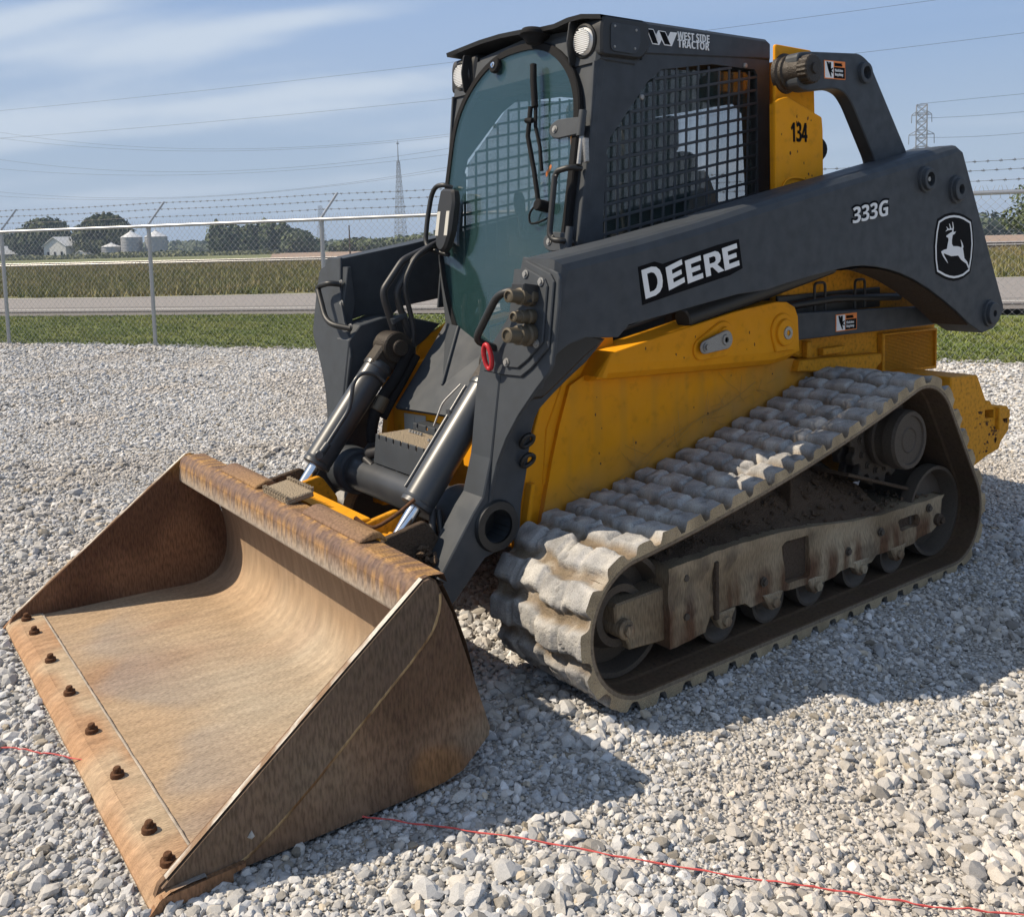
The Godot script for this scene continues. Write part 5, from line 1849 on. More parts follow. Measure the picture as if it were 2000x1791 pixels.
# ------------------------------------------------------------------ tilt cylinders
func build_cylinders(L: Node) -> void:
	var z := .382
	var foot := Vector3(1.452, .49, -z)
	var ringp := Vector3(1.380, .578, -z)
	var head := Vector3(1.075, .952, -z)
	var dir := (head - ringp).normalized()
	var pin := Vector3(1.012, 1.018, -z)
	var st := begin()
	lathe(st, ringp, dir, [Vector2(0, .024), Vector2(0, .052), Vector2(.004, .058), Vector2(.018, .058), Vector2(.022, .055), Vector2(.030, .0565), Vector2(.455, .0565), Vector2(.460, .060), Vector2(.475, .060), Vector2(.478, .0565), Vector2(.49, .05), Vector2(.49, 0)], 32)
	var b := pair("tilt_cylinder", st, M.gloss_grey, [L, L])
	tag(b[0], "tilt cylinder beside the near loader arm", "")
	tag(b[1], "tilt cylinder beside the far loader arm", "")
	st = begin()
	cyl(st, foot, ringp + dir * .03, .0235, 24)
	pair("cylinder_rod", st, M.chrome, b)
	st = begin()
	cyl(st, foot - dir * .02, foot + dir * .006, .034, 20, -1, .004)
	cyl(st, foot + Vector3(.03, -.04, -.06), foot + Vector3(.03, -.04, .06), .05, 22, -1, .005)
	pair("rod_eye", st, M.yellow_dull, b)
	st = begin()
	cyl(st, pin + Vector3(0, 0, -.052), pin + Vector3(0, 0, .052), .066, 28, -1, .006)
	plate(st, [-.055, 0, .055, 0, .05, .10, -.05, .10], -.04, .04, .01, .01, [], Transform3D(Basis(dir.cross(Vector3(0, 0, 1)), dir, Vector3(0, 0, 1)), ringp + dir * .46))
	cyl(st, pin + Vector3(0, 0, -.075), pin + Vector3(0, 0, .075), .034, 20, -1, .004)
	pair("cylinder_eye", st, M.greasy, b)
	# hard line along each barrel with its fitting
	var side := dir.cross(Vector3(0, 0, 1)).normalized()
	st = begin()
	var off := Vector3(0, 0, .048) + side * -.035
	var near_off := Vector3(0, 0, .050) + Vector3(.030, .028, 0)
	tube(st, smooth_line([ringp + dir * .04 + near_off, ringp + dir * .16 + near_off, ringp + dir * .30 + near_off, ringp + dir * .44 + near_off]), .0085, 8)
	obj("hard_line", st, M.gloss_grey, b[0])
	st = begin()
	box(st, ringp + dir * .33 + near_off * .9, Vector3(.03, .03, .03), .004)
	obj("line_bracket", st, M.gloss_grey, b[0])
	st = begin()
	tube(st, bent([ringp + dir * .40 + near_off + Vector3(-.02, .035, .025), ringp + dir * .33 + near_off + Vector3(.0, .03, .045), ringp + dir * .26 + near_off + Vector3(.0, .01, .035)], .02), .0035, 6)
	obj("line_clip", st, M.zinc, b[0])
	st = begin()
	var fr := Vector3(ringp.x, ringp.y, z)
	var fo := Vector3(.03, .015, -.052)
	tube(st, bent([fr + dir * .055 + fo, fr + dir * .10 + fo, fr + dir * .26 + fo, fr + dir * .36 + fo + Vector3(.04, .03, 0), fr + dir * .40 + fo + Vector3(.03, .03, 0), fr + dir * .43 + fo + Vector3(-.01, .0, -.01), fr + dir * .42 + fo + Vector3(-.05, -.03, -.02)], .03), .0085, 8)
	obj("hard_line", st, M.gloss_grey, b[1])
	st = begin()
	cyl(st, fr + dir * .05 + fo + Vector3(0, 0, .01), fr + dir * .05 + fo + Vector3(.02, .005, -.03), .018, 12, -1, .003)
	cyl(st, fr + dir * .055 + fo, fr + dir * .10 + fo, .016, 8)
	obj("line_fitting", st, M.gloss_grey, b[1])
	# hoses that drop from the far arm to its cylinder
	var runs := [[[.73, 1.448, .895, 1.389, .938, 1.371, 1.035, 1.253, 1.030, 1.210, .983, 1.064], .0155], [[.811, 1.423, .896, 1.378, .941, 1.301, .985, 1.244, .968, 1.181, .931, 1.067], .0145], [[.727, 1.460, .811, 1.435, .896, 1.385, .946, 1.297, .951, 1.242, .929, 1.159, .915, 1.089, .922, .982], .011]]
	for r in runs:
		var zz: float = .40 - .016 * runs.find(r)
		st = begin()
		tube(st, bent(v2z(r[0], zz), .04, 4), r[1], 10)
		obj("arm_hose", st, M.hose, b[1])
	st = begin()
	box(st, Vector3(.976, 1.135, .385), Vector3(.075, .026, .034), .006, Basis(Vector3(0, 0, 1), -.35))
	obj("hose_clamp", st, M.paint_grey, b[1])
	for r in [[[.955, 1.02, 1.025, .902, 1.087, .835, 1.125, .777, 1.150, .70, 1.15, .65], .024], [[.93, .98, 1.0, .88, 1.06, .80, 1.10, .74], .020]]:
		st = begin()
		tube(st, smooth_line(v2z(r[0], .33)), r[1], 10)
		obj("arm_hose", st, M.rubber, b[1])
	st = begin()
	cyl(st, Vector3(1.09, .825, .33), Vector3(1.125, .77, .33), .029, 16, -1, .004)
	obj("hose_collar", st, M.brass_dirty, b[1])
	for r in [[.33, .57, .36, .50, .35, .44], [.31, .56, .325, .49, .33, .44]]:
		st = begin()
		tube(st, smooth_line([Vector3(1 + r[0], r[1], -.41), Vector3(1 + r[2], r[3], -.45), Vector3(1 + r[4], r[5], -.46), Vector3(1.33, .36, -.46), Vector3(1.36, .30, -.44)]), .012, 8)
		obj("bucket_hose", st, M.hose, b[0])

# ------------------------------------------------------------------ yard
func lot_height(x: float, z: float) -> float:
	return .012 * nz2.get_noise_2d(x * 7.0, z * 7.0) + .006 * nz2.get_noise_2d(x * 30.0, z * 30.0) - .006

func sheet(called: String, corners: Array, material: Material, label := "", na := 1, nd := 1, kindly := "structure") -> MeshInstance3D:
	# corners in (a, y, d): near left, near right, far right, far left
	var st := begin()
	st.set_smooth_group(1)
	for i in na:
		for j in nd:
			var q := []
			for e in [[i, j], [i + 1, j], [i + 1, j + 1], [i, j + 1]]:
				var u := float(e[0]) / na
				var v := float(e[1]) / nd
				var p: Vector3 = corners[0].lerp(corners[1], u).lerp(corners[3].lerp(corners[2], u), v)
				q.append(place(p.x, p.y, p.z))
			quad(st, q[0], q[1], q[2], q[3])
	var o := obj(called, st, material, self)
	tag(o, label, "", "", kindly)
	return o

func build_ground() -> void:
	var st := begin()
	quad(st, Vector3(-3000, -.35, 3000), Vector3(3000, -.35, 3000), Vector3(3000, -.35, -3000), Vector3(-3000, -.35, -3000))
	structure("ground", st, M.far_land)
	# gravel lot: fine grid near the camera
	st = begin()
	st.set_smooth_group(1)
	var cells := [[-40.0, -7.0, -30.0, 11.3, 12, 14], [-7.0, 4.0, -30.0, -6.0, 6, 6], [-7.0, 4.0, -6.0, 11.3, 90, 130], [4.0, 40.0, -30.0, 11.3, 12, 14]]
	for c in cells:
		for i in c[4]:
			for j in c[5]:
				var q := []
				for e in [[i, j], [i + 1, j], [i + 1, j + 1], [i, j + 1]]:
					var a: float = lerpf(c[0], c[1], float(e[0]) / c[4])
					var d: float = lerpf(c[2], c[3], float(e[1]) / c[5])
					var w := place(a, 0, d)
					q.append(w + Vector3(0, lot_height(w.x, w.z), 0))
				quad(st, q[0], q[1], q[2], q[3])
	structure("gravel_lot", st, M.crushed_stone)
	sheet("lawn", [Vector3(-160, -.01, 11.1), Vector3(60, -.01, 11.1), Vector3(60, -.02, 17.6), Vector3(-160, -.02, 17.6)], M.lawn, "", 60, 6)
	# road: its near and far edges are not parallel to the fence
	var near := func(a: float) -> float: return 17.9 + .125 * (a + 16.0) if a > -60 else 12.4
	var far := func(a: float) -> float: return 24.4 + .30 * (a + 15.9) if a > -20.0 else 22.9 + .06 * (a + 20.0)
	var strip := func(called: String, d0: Callable, d1: Callable, y: float, m: Material, label := "") -> void:
		var s := begin()
		var prev := []
		for i in 45:
			var a := -110.0 + 4.0 * i
			var row := [place(a, y, d0.call(a)), place(a, y, d1.call(a))]
			if prev.size(): quad(s, prev[0], row[0], row[1], prev[1])
			prev = row
		var o := obj(called, s, m, self)
		tag(o, label, "", "", "structure")
	strip.call("road_shoulder", func(a): return near.call(a) - 1.55, func(a): return near.call(a) + .1, .004, M.shoulder)
	strip.call("road", func(a): return near.call(a) - .65, far, .012, M.asphalt)
	strip.call("road_marking", func(a): return near.call(a) + .14, func(a): return near.call(a) + .30, .020, M.road_white, "white edge line on the near side of the road")
	strip.call("road_marking", func(a): return far.call(a) - .50, func(a): return far.call(a) - .32, .020, M.road_white, "pale edge line on the far side of the road")
	strip.call("road_edge", func(a): return near.call(a) - .62, func(a): return near.call(a) - .30, .020, M.road_dark)
	strip.call("road_crack", func(a): return near.call(a) + .9 + .1 * sin(a), func(a): return near.call(a) + .96 + .1 * sin(a + .2), .020, M.road_dark)
	var st2 := begin()
	st2.set_smooth_group(1)
	var prof := [[0.0, .0], [.25, -.02], [.5, .10], [.75, .30], [1.0, .42]]
	for i in 48:
		var a0 := -130.0 + 4.0 * i
		for k in 4:
			var q := []
			for e in [[a0, k], [a0 + 4.0, k], [a0 + 4.0, k + 1], [a0, k + 1]]:
				var t: float = prof[e[1]][0]
				q.append(place(e[0], prof[e[1]][1], lerpf(far.call(e[0]), 47.5, t)))
			quad(st2, q[0], q[1], q[2], q[3])
	structure("grass_bank", st2, M.rough_grass)
	# railway on its ballast
	sheet("railway_bed", [Vector3(-220, .40, 47.4), Vector3(60, .40, 47.4), Vector3(60, .42, 58.5), Vector3(-220, .42, 58.5)], M.ballast, "", 40, 1)
	for d in [48.6, 56.6]:
		var R := thing("rail", "nearer steel rail of the railway track" if d < 50 else "farther steel rail of the railway track", "rail", place(-80, .44, d), "rails of the railway line")
		for part in [["rail_web", .09, .18, .06, M.rail_web], ["rail_head", .205, .05, .09, M.rail_top]]:
			var r := begin()
			for i in 28:
				box(r, ALONG * (-135.0 + 10.0 * i) + Vector3(0, part[1], 0), Vector3(10.0, part[2], part[3]), .012, Basis(Vector3.UP, atan2(-ALONG.z, ALONG.x)))
			obj(part[0], r, part[4], R)
	sheet("field", [Vector3(-41, .30, 58.4), Vector3(120, .30, 58.4), Vector3(200, .15, 170), Vector3(-118, .15, 170)], M.field, "", 10, 4)
	sheet("meadow", [Vector3(-300, .30, 58.4), Vector3(-41, .30, 58.4), Vector3(-118, .15, 170), Vector3(-500, .15, 170)], M.meadow, "", 10, 4)

func stone_mesh(sd: int) -> ArrayMesh:
	var r := RandomNumberGenerator.new()
	r.seed = sd
	var planes := []
	for i in 9:
		var d := Vector3(r.randfn(), r.randfn() * 1.0, r.randfn()).normalized()
		planes.append([d, r.randf_range(.50, .92)])
	var sc := Vector3(r.randf_range(.9, 1.25), r.randf_range(.55, .8), r.randf_range(.75, 1.0))
	var st := begin()
	var t := (1.0 + sqrt(5.0)) / 2.0
	var vs := [Vector3(-1, t, 0), Vector3(1, t, 0), Vector3(-1, -t, 0), Vector3(1, -t, 0), Vector3(0, -1, t), Vector3(0, 1, t), Vector3(0, -1, -t), Vector3(0, 1, -t), Vector3(t, 0, -1), Vector3(t, 0, 1), Vector3(-t, 0, -1), Vector3(-t, 0, 1)]
	var fs := [[0, 11, 5], [0, 5, 1], [0, 1, 7], [0, 7, 10], [0, 10, 11], [1, 5, 9], [5, 11, 4], [11, 10, 2], [10, 7, 6], [7, 1, 8], [3, 9, 4], [3, 4, 2], [3, 2, 6], [3, 6, 8], [3, 8, 9], [4, 9, 5], [2, 4, 11], [6, 2, 10], [8, 6, 7], [9, 8, 1]]
	var shape := func(v: Vector3) -> Vector3:
		var d := v.normalized()
		var m := 1.22
		for p in planes:
			var c := d.dot(p[0])
			if c > .05: m = minf(m, p[1] / c)
		return d * m * sc
	for f in fs:
		var a: Vector3 = vs[f[0]]
		var b: Vector3 = vs[f[1]]
		var c: Vector3 = vs[f[2]]
		var ab := (a + b) * .5
		var bc := (b + c) * .5
		var ca := (c + a) * .5
		for q in [[a, ab, ca], [ab, b, bc], [ca, bc, c], [ab, bc, ca]]:
			tri(st, shape.call(q[0]), shape.call(q[1]), shape.call(q[2]))
	return done(st)

func build_gravel() -> void:
	rng.seed = 2024
	var kinds := 7
	var xf := []
	var col := []
	for k in kinds:
		xf.append([])
		col.append([])
	var eye := Vector3(2.917, 0, -2.984)
	var look := Vector2(-.5779, .8111).angle()
	var bands := [[.9, 2.7, 11000.0, .62], [2.7, 4.2, 8500.0, .62], [4.2, 6.5, 4300.0, .66], [6.5, 9.5, 1500.0, .75], [9.5, 14.0, 620.0, .9], [14.0, 22.0, 330.0, .9]]
	for b in bands:
		var r0: float = b[0]
		var r1: float = b[1]
		var half: float = .80
		var area_: float = half * (r1 * r1 - r0 * r0)
		var count := int(area_ * b[2])
		for i in count:
			var r := sqrt(rng.randf_range(r0 * r0, r1 * r1))
			var an := look + rng.randf_range(-half, half)
			var x := eye.x + cos(an) * r
			var z := eye.z + sin(an) * r
			var u := rng.randf()
			if absf(z) < .955 and x > 1.50 and x < 2.445: continue
			var under: bool = absf(absf(z) - .769) < .235 and x > -1.05 and x < 1.06
			var dd := (x - eye.x) * AWAY.x + (z - eye.z) * AWAY.z
			if dd > 11.3 + .25 * nz2.get_noise_2d(x * 40.0, z * 40.0): continue
			# patches of finer and coarser stone
			var patch := nz2.get_noise_2d(x * 16.0, z * 16.0) * .5 + .5
			var size: float
			if u < .66: size = rng.randf_range(.0040, .0085)
			elif u < .92: size = rng.randf_range(.0085, .0155)
			elif u < .99: size = rng.randf_range(.015, .0235)
			else: size = rng.randf_range(.023, .033)
			size *= lerpf(.62, 1.02, smoothstep(.30, .66, patch))
			if r > 4.2: size = maxf(size, .0085)
			if r > 6.5: size = maxf(size * 1.1, .0125)
			if r > 9.5: size = maxf(size * 1.2, .017)
			if r > 14.0: size = maxf(size, .024)
			if under: size = minf(size, .0075)
			var yaw := Basis(Vector3.UP, rng.randf() * TAU)
			var tip := Basis(Vector3(rng.randfn(), .2, rng.randfn()).normalized(), rng.randfn() * .55)
			var k := rng.randi() % kinds
			var s3 := Vector3(rng.randf_range(.85, 1.2), rng.randf_range(.8, 1.15), rng.randf_range(.85, 1.2)) * size
			xf[k].append(Transform3D((yaw * tip).scaled_local(s3), Vector3(x, lot_height(x, z) + size * rng.randf_range(-.05, .55), z)))
			var g := rng.randf_range(.38, .66)
			if r > 7.0: g *= 1.10
			if rng.randf() < .10: g *= .55
			if rng.randf() < .12: g = minf(g * 1.25, .78)
			var warm := rng.randf_range(-.008, .040)
			var c := Color(g + warm, g + warm * .3, g - warm * .8)
			if rng.randf() < .03: c = Color(g * .95, g * .83, g * .66)
			var silt := smoothstep(.52, .72, nz2.get_noise_2d(x * 9.0 + 40.0, z * 9.0) * .5 + .5) * .5
			c = c.lerp(Color(.50, .45, .39) * (g / .5), silt)
			col[k].append(c)
	var root := Node3D.new()
	root.name = numbered("gravel")
	add_child(root)
	tag(root, "loose pale grey crushed stone covering the lot", "gravel", "", "stuff")
	for k in kinds:
		var mm := MultiMesh.new()
		mm.transform_format = MultiMesh.TRANSFORM_3D
		mm.use_colors = true
		mm.mesh = stone_mesh(100 + k)
		mm.instance_count = xf[k].size()
		for i in xf[k].size():
			mm.set_instance_transform(i, xf[k][i])
			mm.set_instance_color(i, col[k][i])
		var o := MultiMeshInstance3D.new()
		o.multimesh = mm
		o.material_override = M.stone
		o.name = called_in(root, "stones")
		root.add_child(o, true)
		o.set_meta("kind", "stuff")

func build_string() -> void:
	var p := [2.85, .16, 2.70, .05, 2.59, -.03, 2.51, -.13, 2.43, -.24, 2.25, -.50, 2.08, -.74, 1.94, -.92, 1.83, -1.05, 1.66, -1.26, 1.48, -1.50, 1.31, -1.73, 1.21, -1.85, 1.11, -1.98, .98, -2.12, .80, -2.34]
	var q := []
	for i in range(0, p.size(), 2): q.append(Vector3(p[i], .022 + lot_height(p[i], p[i + 1]), p[i + 1]))
	var line := smooth_line(q, 10)
	for i in line.size(): line[i].y += .006 * nz.get_noise_1d(i * 9.0)
	var st := begin()
	for s in [0.0, PI]:
		var w := []
		for i in line.size(): w.append(line[i] + Vector3(.0013 * cos(i * 1.1 + s), .0013 * sin(i * 1.1 + s), .0013 * cos(i * 1.1 + s)))
		tube(st, w, .0014, 5)
	tag(obj("marking_string", st, M.string_red, self), "thin red marking string running over the gravel under the bucket", "string")

# ------------------------------------------------------------------ fence
func build_fence() -> void:
	var D := 11.07
	var F := thing("chain_link_fence", "chain link fence with galvanised top rail and three strands of barbed wire", "fence", place(0, 0, D))
	var o := F.position
	var P := func(a: float, y: float, off := 0.0) -> Vector3: return place(a, y, D + off) - o
	var a0 := -24.7
	var a1 := 5.0
	var lean := func(y: float) -> float: return y
	for i in 11:
		var a := -12.85 + 2.98 * (i - 4)
		var st := begin()
		cyl(st, P.call(a, -.1, .035), P.call(a, 1.79, .035), .030, 12)
		lathe(st, P.call(a, 1.76, .035), Vector3.UP, [Vector2(0, .034), Vector2(.05, .036), Vector2(.07, .028), Vector2(.08, 0)], 12)
		for y in [.3, .8, 1.3]:
			lathe(st, P.call(a, y, .035), Vector3.UP, [Vector2(0, .030), Vector2(0, .033), Vector2(.012, .033), Vector2(.012, .030)], 12)
		obj("post", st, M.galvanised, F)
		st = begin()
		var b: Vector3 = P.call(a, 1.82, .03)
		var e: Vector3 = P.call(a + .16, 2.16, .22)
		box(st, (b + e) * .5, Vector3(.035, .025, b.distance_to(e)), .004, frame_for((e - b).normalized()))
		obj("barb_arm", st, M.galvanised, F)
	var st := begin()
	tube(st, [P.call(a0, 1.80), P.call(a1, 1.80)], .024, 14)
	obj("top_rail", st, M.galvanised, F)
	for k in 3:
		st = begin()
		var t: float = [.35, .68, .97][k]
		var off := .03 + .19 * t
		var y := 1.82 + .34 * t
		var sh := .16 * t
		var line := []
		var n := 240
		for i in n + 1:
			var a := lerpf(a0, a1, float(i) / n)
			var sag := .012 * absf(sin((a + sh + 12.85) / 2.98 * PI))
			line.append(P.call(a + sh, y - sag, off))
		tube(st, line, .0026, 4)
		var a := a0
		while a < a1:
			var c: Vector3 = P.call(a + sh, y - .012 * absf(sin((a + sh + 12.85) / 2.98 * PI)), off)
			tube(st, [c + ALONG * -.018, c + ALONG * .018], .0055, 5)
			tube(st, [c + Vector3(0, -.016, 0) + AWAY * .012, c + Vector3(0, .016, 0) - AWAY * .012], .0024, 3)
			tube(st, [c + Vector3(0, .014, 0) + AWAY * .014 + ALONG * .01, c + Vector3(0, -.014, 0) - AWAY * .014 + ALONG * .01], .0024, 3)
			a += .125
		obj("barbed_wire", st, M.barb_wire, F)
	# woven mesh: each wire zigzags between its neighbours
	st = begin()
	st.set_smooth_group(1)
	var wdt := .088
	var a := a0
	var idx := 0
	while a < a1:
		var pts_ := []
		var y := .03
		var k := 0
		while y < 1.79:
			pts_.append(P.call(a + (wdt * .5 if k % 2 else 0.0) + .003 * (1 if k % 2 else -1), y, -.02 + (.004 if (k + idx) % 2 else -.004)))
			y += wdt * .5
			k += 1
		pts_.append(P.call(a + wdt * .25, 1.83, -.015))
		pts_.append(P.call(a + wdt * (.45 if idx % 2 else .05), 1.875, -.01))
		wire3(st, pts_, .0021)
		pts_ = []
		y = .03
		k = 0
		while y < 1.79:
			pts_.append(P.call(a + wdt - (wdt * .5 if k % 2 else 0.0) - .003 * (1 if k % 2 else -1), y, -.02 - (.004 if (k + idx) % 2 else -.004)))
			y += wdt * .5
			k += 1
		pts_.append(P.call(a + wdt * .75, 1.83, -.015))
		pts_.append(P.call(a + wdt * (.62 if idx % 2 else .95), 1.875, -.01))
		wire3(st, pts_, .0021)
		a += wdt
		idx += 1
	obj("wire_mesh", st, M.wire_zinc, F).set_meta("kind", "stuff")

func wire3(st: SurfaceTool, p: Array, r: float) -> void:
	var u := [AWAY * r, (ALONG * .866 - AWAY * .5) * r, (-ALONG * .866 - AWAY * .5) * r]
	for i in p.size() - 1:
		for k in 3:
			var j := (k + 1) % 3
			quad(st, p[i] + u[k], p[i] + u[j], p[i + 1] + u[j], p[i + 1] + u[k])

# ------------------------------------------------------------------ grass
func build_grass() -> void:
	rng.seed = 99
	var st := begin()
	for k in 7:
		var an := TAU * k / 7.0 + rng.randf()
		var d := Vector3(cos(an), 0, sin(an))
		var c := d * rng.randf_range(.0, .03)
		var w := d.cross(Vector3.UP) * .006
		var hgt := rng.randf_range(.6, 1.0)
		var tip := c + d * rng.randf_range(.01, .05) + Vector3(0, hgt, 0)
		tri(st, c - w, c + w, tip)
	var tuft := done(st)
	var spec := [["lawn_grass", "short mown grass beyond the fence", 26000, 11.15, 17.0, .045, .075, false], ["bank_grass", "rough tall grass between road and railway", 30000, 23.0, 47.0, .20, .42, true]]
	for s in spec:
		var mm := MultiMesh.new()
		mm.transform_format = MultiMesh.TRANSFORM_3D
		mm.use_colors = true
		mm.mesh = tuft
		var list := []
		for i in s[2]:
			var a := rng.randf_range(-30.0, 6.0) if not s[7] else rng.randf_range(-60.0, 14.0)
			var d := rng.randf_range(s[3], s[4])
			if s[7]:
				var fr: float = 24.4 + .30 * (a + 15.9) if a > -20.0 else 22.9 + .06 * (a + 20.0)
				if d < fr + .4: continue
			elif d > 17.9 + .125 * (a + 16.0) - 1.5: continue
			var y := -.02
			if s[7]:
				var fr2: float = 24.4 + .30 * (a + 15.9) if a > -20.0 else 22.9 + .06 * (a + 20.0)
				var t := clampf((d - fr2) / (47.5 - fr2), 0, 1)
				y = -.02 if t < .25 else lerpf(-.02, .42, (t - .25) / .75)
				y -= .03
			var hgt := rng.randf_range(s[5], s[6])
			var wide := rng.randf_range(1.2, 2.2) if not s[7] else rng.randf_range(3.0, 6.0)
			var bs := Basis(Vector3.UP, rng.randf() * TAU).scaled_local(Vector3(wide, hgt, wide))
			var pt := nz2.get_noise_2d(a * 9.0, d * 9.0) * .5 + .5
			var c: Color
			if s[7]:
				c = Color(.15, .165, .040).lerp(Color(.27, .215, .095), clampf(pt * 1.2 - .2 + rng.randf_range(-.2, .3) + smoothstep(34.0, 47.0, d) * .3, 0, 1))
			else:
				c = Color(.10, .145, .022).lerp(Color(.23, .24, .06), clampf(pt * 1.1 - .15 + rng.randf_range(-.2, .3), 0, 1))
			list.append([Transform3D(bs, place(a, y, d)), c * rng.randf_range(.8, 1.2)])
		mm.instance_count = list.size()
		for i in list.size():
			mm.set_instance_transform(i, list[i][0])
			mm.set_instance_color(i, list[i][1])
		var o := MultiMeshInstance3D.new()
		o.multimesh = mm
		o.material_override = M.blade
		o.name = numbered(s[0])
		add_child(o)
		tag(o, s[1], "grass", "", "stuff")

# ------------------------------------------------------------------ trees and buildings far off
func leaves(st: SurfaceTool, blobs: Array, count: int, size: float, dark: Color, light: Color) -> void:
	var total := 0.0
	for b in blobs: total += b[1].x * b[1].y
	for b in blobs:
		var n := int(count * b[1].x * b[1].y / total)
		for i in n:
			var d := Vector3(rng.randfn(), rng.randfn(), rng.randfn()).normalized()
			var rr := pow(rng.randf(), .28)
			var lump := 1.0 + .22 * nz2.get_noise_3d(d.x * 120.0 + b[0].x * 30.0, d.y * 120.0, d.z * 120.0)
			var p: Vector3 = b[0] + d * b[1] * rr * lump
			var n3 := (d + Vector3(rng.randfn(), rng.randfn(), rng.randfn()) * .55).normalized()
			var f := frame_for(n3)
			var s := size * rng.randf_range(.6, 1.4)
			var t := clampf(rng.randf() * .8 + .25 * nz2.get_noise_3d(p.x * 40.0, p.y * 40.0, p.z * 40.0) + .1, 0, 1)
			st.set_color(dark.lerp(light, t))
			quad(st, p - f.x * s - f.y * s * .6, p + f.x * s * .5 - f.y * s, p + f.x * s + f.y * s * .6, p - f.x * s * .5 + f.y * s)

func tree(called: String, label: String, base: Vector3, blobs: Array, count: int, size: float, dark: Color, light: Color, trunk_r: float, group := "") -> void:
	var T := thing(called, label, "tree", base, group)
	var st := begin()
	leaves(st, blobs, count, size, dark, light)
	obj("crown", st, M.leaf, T)
	st = begin()
	var mid: Vector3 = blobs[0][0]
	cyl(st, Vector3(0, -.5, 0), Vector3(mid.x, mid.y * .9, mid.z), trunk_r, 8, trunk_r * .45)
	for i in mini(4, blobs.size()):
		var c: Vector3 = blobs[i][0]
		tube(st, smooth_line([Vector3(mid.x * .5, mid.y * .45, mid.z * .5), Vector3(c.x * .6, c.y * .75, c.z * .6), c]), trunk_r * .32, 5)
	obj("trunk", st, M.bark, T)

func mass(called: String, label: String, a0: float, a1: float, d: float, tops: Array, count: int, size: float, dark: Color, light: Color, low := 0.0) -> void:
	var st := begin()
	var blobs := []
	var n := 26
	for i in n:
		var t := (i + rng.randf()) / n
		var f := t * (tops.size() - 1)
		var k := mini(int(f), tops.size() - 2)
		var h: float = lerpf(tops[k], tops[k + 1], f - k) * rng.randf_range(.82, 1.05)
		var w := absf(a1 - a0) / n * rng.randf_range(1.5, 2.4)
		blobs.append([place(lerpf(a0, a1, t), low + (h - low) * .45, d + rng.randf_range(-3, 3)), Vector3(w, (h - low) * .58, w)])
	leaves(st, blobs, count, size, dark, light)
	tag(obj(called, st, M.leaf, self), label, "trees", "", "stuff")

func local(a: float, y: float, d := 0.0) -> Vector3:
	return ALONG * a + AWAY * d + Vector3(0, y, 0)

